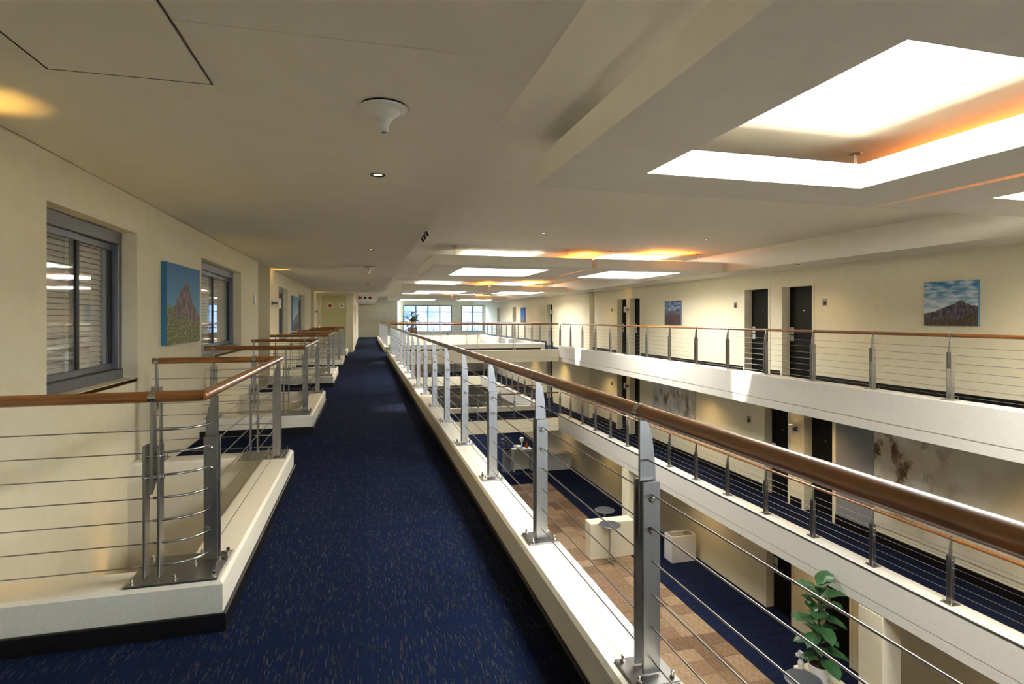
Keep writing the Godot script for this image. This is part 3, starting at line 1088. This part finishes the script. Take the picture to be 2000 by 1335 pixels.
func build_openings():
	sliding_window(1, 3.88, 5.24, 0.87, 2.05, 24, "grey aluminium sliding window with blinds, between the hatch and the rocky peak canvas")
	sliding_window(2, 7.11, 9.25, 0.90, 2.05, 24, "grey sliding window with blinds past the rocky peak canvas")
	sliding_window(3, 13.1, 14.6, 0.90, 2.05, 16, "dark sliding window beside the first wall sconce")
	sliding_window(4, 16.9, 18.6, 0.90, 2.05, 16, "dark sliding window past the small pale peak canvas")
	var n := 1
	for lv in [["top", 0.0], ["middle", L2], ["ground", L1]]:
		var i := 0
		for d in doors_of(lv[0]):
			var ord = ["first", "second", "third", "fourth", "fifth", "sixth", "seventh"][i]
			room_door(n, 8.90, d[0], d[1], lv[1], "black room door in cream frame, %s along the opposite %s gallery" % [ord, lv[0]], i != 0 or lv[0] != "middle")
			n += 1
			i += 1
	# green panel closing the window side of the walkway
	var o := pbox("door_%d" % n, M.green_paint, self, -1.62, -0.70, 0.0, 2.26, 23.36, 23.40, 0.004)
	o.set_meta("kind", "structure")
	tag(o, "plain pale green door panel with two small signs at the walkway's narrowing", "door")
	for e in [[-1.32, "red", "square white notice with a red fire symbol on the green door panel"], [-0.88, "black", "square white notice with a black symbol on the green door panel"]]:
		var t := thing("wall_sign", e[2], "sign", Vector3(e[0], 1.85, -23.36))
		var st := st_new()
		cbox(st, Vector3(0, 0, 0.004), Vector3(0.20, 0.20, 0.008), 0.001)
		put("board", st, M.white_plastic, t)
		st = st_new()
		lathe(st, [Vector2(0, 0), Vector2(0.065 if e[1] == "red" else 0.04, 0), Vector2(0.065 if e[1] == "red" else 0.04, 0.002), Vector2(0, 0.002)], Vector3.ZERO, 14)
		put("symbol", st, M.red_print if e[1] == "red" else M.black_print, t, Vector3(0, 0, 0.008), Basis(Vector3.RIGHT, PI / 2))

func build_pictures():
	var rocky = peak_print(3, [[0, 0.62], [0.2, 0.52], [0.33, 0.38], [0.38, 0.30], [0.46, 0.29], [0.52, 0.21], [0.58, 0.20], [0.64, 0.28], [0.70, 0.42], [0.85, 0.54], [1, 0.66]], [[0, 0.52], [0.15, 0.55], [0.3, 0.66], [0.6, 0.66], [0.8, 0.76], [1, 0.72]], Color8(24, 104, 160), Color8(120, 178, 206), Color8(120, 92, 88), Color8(168, 172, 62), 0.0)
	canvas("blue canvas print of a rocky peak above yellow-green bushes, between two windows", rocky, Vector3(-1.80, 1.495, -6.32), 1.06, 0.77, 0.0, 0.05)
	var pale = peak_print(9, [[0, 0.72], [0.5, 0.6], [0.8, 0.5], [1, 0.55]], [[0, 0.85], [1, 0.75]], Color8(52, 120, 170), Color8(196, 208, 214), Color8(96, 86, 92), Color8(52, 48, 50), 0.2)
	canvas("small pale blue peak canvas between the two dark windows past the first sconce", pale, Vector3(-1.80, 1.48, -15.75), 1.05, 0.9, 0.0, 0.05)
	var lion = peak_print(17, [[0, 0.72], [0.2, 0.68], [0.45, 0.56], [0.62, 0.49], [0.68, 0.42], [0.72, 0.42], [0.77, 0.49], [0.9, 0.54], [1, 0.56]], [[0, 0.78], [0.3, 0.9], [0.4, 0.82], [0.6, 0.86], [0.8, 0.76], [1, 0.66]], Color8(36, 116, 176), Color8(196, 206, 214), Color8(70, 66, 84), Color8(92, 82, 46), 0.9)
	canvas("canvas print of a dark pointed hill under white cloud, past the room doors", lion, Vector3(8.90, 1.59, -6.79), 0.84, 0.70, PI, 0.04)
	var coast = peak_print(23, [[0, 0.4], [0.5, 0.42], [1, 0.3]], [[0, 0.62], [1, 0.55]], Color8(24, 60, 110), Color8(130, 150, 176), Color8(74, 84, 110), Color8(96, 62, 56), 0.6)
	canvas("dark blue coast canvas between the two pairs of doors on the top gallery", coast, Vector3(8.90, 1.52, -15.0), 0.9, 0.72, PI, 0.04)
	var blue = peak_print(31, [[0, 0.7], [0.5, 0.66], [1, 0.7]], [[0, 0.85], [1, 0.85]], Color8(26, 84, 176), Color8(60, 120, 200), Color8(110, 110, 116), Color8(90, 90, 86), 0.1)
	canvas("bright blue sky canvas at the far end of the top gallery", blue, Vector3(8.90, 1.5, -31.4), 0.9, 0.95, PI, 0.04)
	var cloudy = abstract_print(41, Color8(196, 194, 186), Color8(226, 224, 216), Color8(116, 104, 84), 384, 128, Vector2(0.5, 0.62), 0.6, 1.3)
	canvas("wide grey and ochre cloud painting on the middle gallery wall", cloudy, Vector3(8.90, L2 + 1.60, -15.0), 2.35, 0.80, PI, 0.04)
	var mural = abstract_print(47, Color8(206, 196, 168), Color8(222, 215, 196), Color8(96, 68, 38), 512, 160, Vector2(0.04, 0.4), 4.5, 2.4)
	canvas("huge abstract beige mural with brown blotches filling the middle gallery wall", mural, Vector3(8.90, L2 + 1.30, -4.2), 7.9, 1.96, PI, 0.03)
	sbox("wall_right_panel", M.grey_paint, 8.885, 8.90, L2 + 0.2, L2 + 2.3, 8.16, 9.02, "grey painted panel between the mural and the middle gallery doors", "wall")
	# plates beside doors
	for e in [[8.90, 1.68, 9.3, "small number plate beside the first black door, toward the hill canvas"], [8.90, 1.68, 12.1, "small number plate past the second black door of the top gallery"], [8.90, 1.68, 19.3, "small dark plate past the fourth black door of the top gallery"], [8.90, L2 + 1.6, 11.6, "small plate past the second middle gallery door"], [8.90, L2 + 1.6, 19.3, "small plate past the fourth middle gallery door"]]:
		number_plate(e[0], e[1], e[2], e[3])
	var t := thing("switch_plate", "small grey number plate on the window wall before the first recess", "number plate", Vector3(-1.80, 1.68, -10.3), 0.0, "")
	var st := st_new()
	cbox(st, Vector3(0.006, 0, 0), Vector3(0.012, 0.16, 0.12), 0.003)
	put("plate", st, M.brass_plate, t)

func build_ground():
	var floor_node: Node3D = null
	for c in get_children():
		if c.has_meta("label") and str(c.get_meta("label")).begins_with("brown stone"):
			floor_node = c
	var s := 0.40
	var tm = []
	for e in [[s, s], [s, s * 2]]:
		var st := st_new()
		cbox(st, Vector3(0, -0.004, 0), Vector3(e[0] - 0.005, 0.018, e[1] - 0.005), 0.002)
		tm.append(st.commit())
	for i in 6:
		var d = 1.6 - (0.4 if i % 2 == 1 else 0.0)
		while d < 21.4:
			var big = rng.randf() < 0.35 and d + 2 * s <= 21.6
			put("tile", tm[1 if big else 0], M["tile_%d" % rng.randi_range(0, 4)], floor_node, Vector3(4.78 + s * (i + 0.5), L1 - 0.005 + rng.randf_range(-0.0015, 0.0015), -(d + (s if big else s / 2))))
			d += s * (2 if big else 1)
	# columns and low walls
	for e in [[6.55, "beside the fig tree"], [14.70, "behind the pair of bar tables"]]:
		sbox("column", M.wall_paint, 7.28, 7.62, L1, L2 - 0.33, e[0], e[0] + 0.42, "white square column on the ground floor " + e[1], "column", 0.006)
	sbox("wall_low", M.wall_paint, 5.98, 7.28, L1, L1 + 0.98, 14.35, 14.75, "white waist-high partition behind the pair of bar tables", "wall", 0.01)
	sbox("wall_low", M.wall_paint, 6.83, 7.28, L1, L1 + 0.90, 7.02, 7.80, "white waist-high partition under the fig tree", "wall", 0.01)
	bar_table("round metal bar table standing on the tiles before the white partition", Vector3(6.40, L1, -14.05), 1.05, 0.29)
	bar_table("round metal bar table just past the white partition", Vector3(6.75, L1, -15.15), 1.05, 0.29)
	bar_table("round perforated metal bar table beside the fig tree", Vector3(6.53, L1, -7.25), 1.06, 0.27)
	pebble_planter("white pebble-topped planter trough beside the ground floor wall", 8.02, 8.76, 13.6, 14.0, L1, 0.70, 1.0)
	pebble_planter("tapered white planter trough far back on the blue carpet", 7.55, 8.80, 23.2, 23.7, L1, 0.72, 0.86)
	# fig tree
	var t := thing("fiddle_leaf_fig", "tall fiddle-leaf fig with broad green leaves in a white pot", "plant", Vector3(6.97, L1 + 0.90, -7.40))
	var st := st_new()
	lathe(st, [Vector2(0.0, 0.0), Vector2(0.12, 0.0), Vector2(0.165, 0.24), Vector2(0.15, 0.24), Vector2(0.145, 0.2)], Vector3.ZERO, 24)
	put("pot", st, M.porcelain, t)
	st = st_new()
	lathe(st, [Vector2(0.145, 0.205), Vector2(0.0, 0.215)], Vector3.ZERO, 20)
	put("soil", st, M.soil, t)
	st = st_new()
	tube(st, [Vector3(0, 0.2, 0), Vector3(0.02, 0.6, 0.01), Vector3(-0.03, 1.0, 0.02), Vector3(0.0, 1.46, 0.0)], [0.017, 0.014, 0.011, 0.007], 8)
	put("stem", st, M.bark, t)
	var lm = [leaf_mesh(0.38, 0.27, 0.35, 0.25), leaf_mesh(0.32, 0.24, 0.55, 0.2), leaf_mesh(0.27, 0.20, 0.15, 0.35)]
	for i in 30:
		var f = i / 29.0
		var a = i * 2.4
		var tilt = lerpf(-0.1, 1.0, f) + rng.randf_range(-0.2, 0.2)
		var b := Basis(Vector3.UP, a) * Basis(Vector3.RIGHT, -tilt * 0.8)
		put("leaf", lm[(i * 7) % 3], M.fig_leaf, t, Vector3(-0.01 + 0.012 * sin(i), 0.34 + 1.12 * f, 0.0) + b * Vector3(0, 0, 0.03), b)
	var fl := thing("white_flower_vase", "small vase of white flowers beside the fig pot", "vase", Vector3(6.89, L1 + 0.90, -7.70))
	st = st_new()
	lathe(st, [Vector2(0.0, 0.0), Vector2(0.04, 0.0), Vector2(0.05, 0.09), Vector2(0.03, 0.15), Vector2(0.035, 0.17)], Vector3.ZERO, 16)
	put("vase", st, M.porcelain, fl)
	var petal = leaf_mesh(0.09, 0.06, 0.3, 0.3)
	for i in 16:
		var b := Basis(Vector3.UP, i * 2.4) * Basis(Vector3.RIGHT, -rng.randf_range(0.2, 1.3))
		put("petal", petal, M.porcelain, fl, Vector3(0, 0.17 + 0.05 * rng.randf(), 0), b)
	# far group on the ground floor
	var ped = tag(pedestal(Vector3(5.95, L1, -23.6)), "grey round pedestal carrying a dark bonsai", "pedestal")
	var bon := thing("bonsai", "dark bonsai in a black dish on the grey pedestal", "plant", Vector3(5.95, L1 + 0.93, -23.6))
	st = st_new()
	lathe(st, [Vector2(0.0, 0.0), Vector2(0.14, 0.0), Vector2(0.17, 0.05), Vector2(0.0, 0.05)], Vector3.ZERO, 18)
	put("dish", st, M.black_metal, bon)
	st = st_new()
	tube(st, [Vector3(0, 0.04, 0), Vector3(0.02, 0.2, 0), Vector3(-0.03, 0.4, 0), Vector3(-0.1, 0.55, 0)], [0.035, 0.028, 0.02, 0.01], 8)
	put("trunk", st, M.dark_leaf, bon)
	var bl = leaf_mesh(0.26, 0.10, 0.5, 0.1)
	for i in 12:
		var b := Basis(Vector3.UP, i * 2.4) * Basis(Vector3.RIGHT, rng.randf_range(-0.5, 0.2))
		put("leaf", bl, M.dark_leaf, bon, Vector3(-0.05 * (i % 3), 0.28 + 0.025 * i, 0), b)
	var desk := thing("white_counter", "white open-fronted counter on the ground floor beside the grey pedestal", "counter", Vector3(6.62, L1, -23.6))
	for e in [["counter_top", -0.42, 0.42, 0.90, 0.95], ["side_panel", -0.42, -0.37, 0.0, 0.90], ["side_panel", 0.37, 0.42, 0.0, 0.90]]:
		st = st_new()
		cbox(st, Vector3((e[1] + e[2]) / 2, (e[3] + e[4]) / 2, 0), Vector3(e[2] - e[1], e[4] - e[3], 0.45), 0.004)
		put(e[0], st, M.white_paint, desk)
	st = st_new()
	cbox(st, Vector3(0, 0.45, -0.15), Vector3(0.74, 0.90, 0.03), 0.003)
	put("back_panel", st, M.wall_paint, desk)
	var lamp := thing("white_figure_vase", "white round-headed vase on the white counter", "vase", Vector3(6.62, L1 + 0.95, -23.6))
	st = st_new()
	lathe(st, [Vector2(0.0, 0.0), Vector2(0.06, 0.0), Vector2(0.03, 0.06), Vector2(0.025, 0.28), Vector2(0.06, 0.30), Vector2(0.10, 0.38), Vector2(0.09, 0.46), Vector2(0.0, 0.50)], Vector3.ZERO, 18)
	put("vase", st, M.porcelain, lamp)
	var bowl := thing("white_bowl", "wide white shallow bowl on the white counter", "bowl", Vector3(6.40, L1 + 0.95, -23.5))
	st = st_new()
	lathe(st, [Vector2(0.0, 0.0), Vector2(0.05, 0.0), Vector2(0.05, 0.08), Vector2(0.19, 0.14), Vector2(0.18, 0.145), Vector2(0.0, 0.10)], Vector3.ZERO, 20)
	put("bowl", st, M.porcelain, bowl)
	var bot := thing("orange_bottle", "orange glass bottle on the white counter", "bottle", Vector3(6.85, L1 + 0.95, -23.6))
	st = st_new()
	lathe(st, [Vector2(0.0, 0.0), Vector2(0.07, 0.0), Vector2(0.07, 0.12), Vector2(0.02, 0.22), Vector2(0.02, 0.30), Vector2(0.0, 0.30)], Vector3.ZERO, 16)
	put("bottle", st, M.orange_glass, bot)
	bar_table("dark-stemmed bar table on the carpet before the white counter", Vector3(6.72, L1, -22.7), 1.05, 0.27)

func pedestal(at) -> Node3D:
	var t := Node3D.new()
	t.name = numbered("pedestal")
	add_child(t)
	t.position = at
	var st := st_new()
	lathe(st, [Vector2(0.0, 0.0), Vector2(0.19, 0.0), Vector2(0.19, 0.92), Vector2(0.18, 0.93), Vector2(0.0, 0.93)], Vector3.ZERO, 24)
	put("shaft", st, M.grey_paint, t)
	return t

# end wall with tall windows [x0, x1, number] between plain piers
func end_wall(called, da, db, xa, xb, wins, dw, which):
	var at = xa
	var k := 1
	for w in wins + [[xb, xb, 0]]:
		if w[0] > at:
			sbox(called, M.wall_paint, at, w[0], L1, C_MAIN + 0.1, da, db, "cream %s pier number %d beside the tall windows" % [which, k], "wall")
			k += 1
		at = w[1]
	for e in wins:
		sbox(called, M.wall_paint, e[0], e[1], L1, 0.35, da, db, "cream %s wall below window %d" % [which, e[2]], "wall")
		sbox(called, M.wall_paint, e[0], e[1], 2.32, C_MAIN + 0.1, da, db, "cream %s strip above window %d" % [which, e[2]], "wall")
		var w = e[1] - e[0]
		var n = 4 if w > 2.9 else 2
		var o := pbox("window_%d" % e[2], M.aluminium, self, e[0], e[1], 0.35, 0.42, dw - 0.04, dw + 0.04, 0.004)
		o.set_meta("kind", "structure")
		tag(o, "bright %s window with %d panes beside pier %d" % [which, n * 2, wins.find(e) + 1], "window")
		for y in [[2.25, 2.32], [1.80, 1.85]]:
			pbox("frame_rail", M.window_bar, o, e[0], e[1], y[0], y[1], dw - 0.04, dw + 0.04, 0.004)
		for i in n + 1:
			var x = e[0] + 0.03 + (w - 0.06) * i / n
			pbox("mullion", M.window_bar, o, x - 0.04, x + 0.04, 0.42, 2.25, dw - 0.03, dw + 0.03, 0.004)
			if i < n:
				var x2 = e[0] + 0.03 + (w - 0.06) * (i + 1) / n
				pbox("pane", M.glass, o, x + 0.04, x2 - 0.04, 0.42, 1.80, dw - 0.004, dw + 0.004)
				pbox("pane", M.glass, o, x + 0.04, x2 - 0.04, 1.85, 2.25, dw - 0.004, dw + 0.004)

func build_far_end():
	# end of the walkway
	sbox("wall_end", M.wall_paint, -0.43, 2.3, L1, C_MAIN + 0.1, 41.5, 41.75, "plain cream wall at the end of the carpet walkway", "wall")
	end_wall("wall_end", 42.0, 42.25, 2.3, 9.3, [[2.75, 6.35, 5], [7.05, 8.75, 6]], 42.09, "far end")
	# outside
	sbox("ground_outside", M.exterior_paving, -40, 60, L1 - 0.4, L1 - 0.2, 42.3, 140, "pale paved ground outside the end windows", "ground")
	var b := thing("office_building", "pale building with rows of blue windows outside the end windows", "building", Vector3(6.0, L1 - 0.2, -62.0))
	var st := st_new()
	cbox(st, Vector3(0, 4.6, -4), Vector3(30, 9.2, 8), 0.05)
	put("wall", st, M.exterior_wall, b)
	for r in 3:
		for k in 12:
			st = st_new()
			cbox(st, Vector3(-13.2 + k * 2.4, 2.0 + r * 2.8, 0.02), Vector3(1.7, 1.7, 0.06), 0.01)
			var wn := put("window", st, M.aluminium, b)
			st = st_new()
			cbox(st, Vector3(-13.2 + k * 2.4, 2.0 + r * 2.8, 0.06), Vector3(1.55, 1.55, 0.02), 0.005)
			put("pane", st, M.exterior_glass, wn)
	# plant at the end of the walkway railing
	var t := thing("tall_pot_plant", "bushy green plant with window glare painted on some leaves in a brown pot before the end windows", "plant", Vector3(3.05, 0.0, -37.6))
	st = st_new()
	lathe(st, [Vector2(0.0, 0.0), Vector2(0.24, 0.0), Vector2(0.34, 0.75), Vector2(0.30, 0.75), Vector2(0.29, 0.68)], Vector3.ZERO, 20)
	put("pot", st, M.brown_wood, t)
	st = st_new()
	lathe(st, [Vector2(0.30, 0.69), Vector2(0.0, 0.70)], Vector3.ZERO, 16)
	put("soil", st, M.soil, t)
	var lm = [leaf_mesh(0.75, 0.16, 0.4, 0.2), leaf_mesh(0.55, 0.14, 0.5, 0.2)]
	for i in 64:
		var f = rng.randf()
		var bb := Basis(Vector3.UP, i * 2.4) * Basis(Vector3.RIGHT, -rng.randf_range(-0.1, 1.2))
		st = null
		put("leaf", lm[i % 2], M.far_leaf if rng.randf() < 0.6 else M.glare_leaf, t, Vector3(rng.randf_range(-0.16, 0.16), 0.72 + 0.75 * f, rng.randf_range(-0.16, 0.16)), bb)  # paler leaves carry the window glare in their colour
	st = st_new()
	tube(st, [Vector3(0, 0.69, 0), Vector3(0.05, 1.1, 0), Vector3(0, 1.5, 0)], [0.03, 0.025, 0.015], 8)
	put("stem", st, M.bark, t)
	# bench in the lounge
	var bench := thing("lounge_bench", "low pale upholstered bench under the end windows", "bench", Vector3(4.7, 0.0, -40.6))
	st = st_new()
	cbox(st, Vector3(0, 0.36, 0), Vector3(2.4, 0.16, 0.6), 0.03)
	put("seat", st, M.wall_paint, bench)
	for x in [-1.1, 1.1]:
		st = st_new()
		cbox(st, Vector3(x, 0.14, 0), Vector3(0.08, 0.28, 0.5), 0.005)
		put("leg", st, M.aluminium, bench)
	# sign hung over the walkway
	var s := thing("exit_sign", "white hanging sign with two red symbols and a black one over the walkway", "sign", Vector3(0.02, 2.18, -23.6))
	st = st_new()
	cbox(st, Vector3(0, 0, 0), Vector3(0.62, 0.22, 0.02), 0.003)
	put("board", st, M.white_plastic, s)
	for e in [[-0.2, "red_print", 0.08], [0.0, "black_print", 0.055], [0.2, "red_print", 0.08]]:
		st = st_new()
		lathe(st, [Vector2(0, 0), Vector2(e[2], 0), Vector2(e[2], 0.002), Vector2(0, 0.002)], Vector3.ZERO, 4 if e[2] > 0.06 else 12)
		put("symbol", st, M[e[1]], s, Vector3(e[0], 0, 0.010), Basis(Vector3.RIGHT, PI / 2))
	for x in [-0.25, 0.25]:
		st = st_new()
		tube(st, [Vector3(x, 0.11, 0), Vector3(x, C_LEFT - 2.18, 0)], 0.004, 6)
		put("hanger", st, M.steel_bright, s)
	# notices on the end wall and a frame on the block
	for k in 2:
		var p := thing("notice", "small white paper notice on the plain end wall, %s" % ["toward the walkway", "toward the end windows"][k], "notice", Vector3(1.1 + 0.5 * k, 1.62, -41.5), 0.0, "paper notices on the end wall")
		st = st_new()
		cbox(st, Vector3(0, 0, 0.003), Vector3(0.3, 0.22, 0.006), 0.001)
		put("sheet", st, M.white_plastic, p)
	var fr := thing("framed_notice", "narrow black framed notice on the cream block beside the far walkway", "notice", Vector3(-0.43, 1.5, -26.2))
	st = st_new()
	cbox(st, Vector3(0.012, 0, 0), Vector3(0.024, 0.8, 0.5), 0.003)
	put("frame", st, M.black_metal, fr)
	st = st_new()
	cbox(st, Vector3(0.026, 0, 0), Vector3(0.004, 0.7, 0.4), 0.001)
	put("sheet", st, M.silver_card, fr)
	# brown screen and bright doorway far off on the middle and ground floors
	var scr := thing("wooden_cabinet", "dark brown cabinet at the far end of the ground floor", "cabinet", Vector3(3.3, L2, -37.4))
	st = st_new()
	cbox(st, Vector3(0, 0.55, 0), Vector3(1.6, 1.1, 0.5), 0.01)
	put("body", st, M.brown_wood, scr)
	for x in [-0.4, 0.4]:
		st = st_new()
		cbox(st, Vector3(x, 0.55, 0.258), Vector3(0.76, 1.0, 0.02), 0.006)
		var dd := put("door", st, M.brown_wood, scr)
		st = st_new()
		cbox(st, Vector3(x * 0.25, 0.6, 0.275), Vector3(0.02, 0.14, 0.02), 0.003)
		put("handle", st, M.steel_bright, dd)

func build_lamps():
	var warm := Color8(255, 214, 150)
	# walkway downlights
	var i := 0
	for d in [3.96, 8.30, 12.6, 17.0, 21.2, 25.6, 30.0, 34.4, 38.8]:
		downlight(Vector3(0.088, C_LEFT, -d), "small amber downlight in the walkway ceiling, %s of its row" % ["first", "second", "third", "fourth", "fifth", "sixth", "seventh", "eighth", "ninth"][i], warm, 0.5, null, 50.0)
		i += 1
	# adjustable spots in the atrium ceiling
	for e in [[9.30, "between the first and second hung frames"], [18.2, "between the second and third hung frames"], [28.4, "between the third and fourth hung frames"]]:
		downlight(Vector3(6.2, C_MAIN, -e[0]), "recessed spot aimed at the opposite gallery edge, " + e[1], Color8(255, 246, 230), 100.0, Vector3(7.38, 0.30, -e[0] - 0.42), 7.0)
		downlight(Vector3(3.0, C_MAIN, -e[0]), "recessed spot aimed at the walkway kerb, " + e[1], Color8(255, 246, 230), 16.0, Vector3(0.92, 0.2, -e[0] + 0.5), 9.0)
	# soffits along the opposite doors
	for lv in [[C_RIGHT, "top"], [-0.31, "middle"], [L2 - 0.31, "ground"]]:
		var k := 0
		for d in [1.3, 5.2, 9.2, 13.1, 19.4, 24.0, 29.0]:
			downlight(Vector3(8.15, lv[0], -d), "downlight in the soffit over the %s gallery doors, %s of its row" % [lv[1], ["first", "second", "third", "fourth", "fifth", "sixth", "seventh"][k]], warm, {"top": 0.34, "middle": 0.8, "ground": 0.5}[lv[1]], null, 62.0)
			k += 1
	for e in [[1.9, "before the first floor opening"], [4.6, "under the first blinded window"], [8.4, "under the second blinded window"]]:
		sconce(Vector3(-1.80, L2 + 1.75, -e[0]), 0.0, "middle floor wall sconce " + e[1], 0.22)
	# sconces
	sconce(Vector3(-1.80, 1.66, -3.02), 0.0, "wall sconce lighting the ceiling just before the first window", 0.25)
	sconce(Vector3(-1.80, 1.66, -12.15), 0.0, "wall sconce just past the first door recess", 0.25)
	sconce(Vector3(-1.80, 1.60, -22.3), 0.0, "wall sconce just past the second door recess", 0.25)
	sconce(Vector3(8.90, 1.66, -17.98), PI, "wall sconce between the second pair of top gallery doors", 0.2)
	sconce(Vector3(8.90, 1.66, -26.0), PI, "wall sconce beside the single far top gallery door", 0.2)
	sconce(Vector3(8.90, L2 + 1.66, -10.08), PI, "wall sconce between the first pair of middle gallery doors", 0.2)
	sconce(Vector3(8.90, L2 + 1.66, -17.98), PI, "wall sconce between the second pair of middle gallery doors", 0.2)
	# amber light behind the hung frames
	for d in [1.05, 11.20, 21.60, 31.60]:
		var w = {1.05: "first", 11.20: "second", 21.60: "third", 31.60: "fourth"}[d]
		uplight(Vector3(6.6, 2.63, -d - 0.25), 2.6, "amber tube lamp on top of the %s frame's front edge" % w)
		uplight(Vector3(4.92, 2.63, -d - 1.8), 3.0, "amber tube lamp on top of the %s frame's inner edge" % w, 2.4, PI / 2)

func build_small():
	for e in [[2.67, "before the first downlight"], [11.0, "past the second downlight"]]:
		var t := thing("ceiling_detector", "white dish-shaped detector with a stubby nose on the walkway ceiling " + e[1], "detector", Vector3(0.087, C_LEFT, -e[0]))
		var st := st_new()
		lathe(st, [Vector2(0.0, -0.115), Vector2(0.018, -0.115), Vector2(0.022, -0.105), Vector2(0.026, -0.075), Vector2(0.038, -0.055), Vector2(0.075, -0.022), Vector2(0.105, -0.012), Vector2(0.108, -0.004), Vector2(0.10, 0.0)], Vector3.ZERO, 32)
		put("dish", st, M.white_plastic, t, Vector3(0, -0.006, 0))
		st = st_new()
		lathe(st, [Vector2(0.0, -0.006), Vector2(0.104, -0.006), Vector2(0.104, -0.001), Vector2(0.0, -0.001)], Vector3.ZERO, 32)
		put("shadow_gap_ring", st, M.black_metal, t)  # black ring stands in for the shadow gap above the dish
		st = st_new()
		lathe(st, [Vector2(0.0, -0.124), Vector2(0.009, -0.124), Vector2(0.011, -0.120)], Vector3.ZERO, 10)
		put("nozzle", st, M.aluminium, t)
	var t := thing("spot_rail", "short black spot rail on the ceiling edge over the walkway kerb", "spot rail", Vector3(0.70, C_LEFT + 0.03, -6.9))
	var st := st_new()
	tube(st, [Vector3(0, 0, 0.28), Vector3(0, 0, -0.28)], 0.008, 8)
	put("rail", st, M.black_metal, t)
	for z in [-0.26, 0.0, 0.26]:
		st = st_new()
		tube(st, [Vector3(-0.035, 0, z), Vector3(0.01, 0, z)], 0.006, 6)
		tube(st, [Vector3(0.0, 0, z), Vector3(0.02, -0.05, z)], 0.014, 8)
		put("spot_head", st, M.black_metal, t)
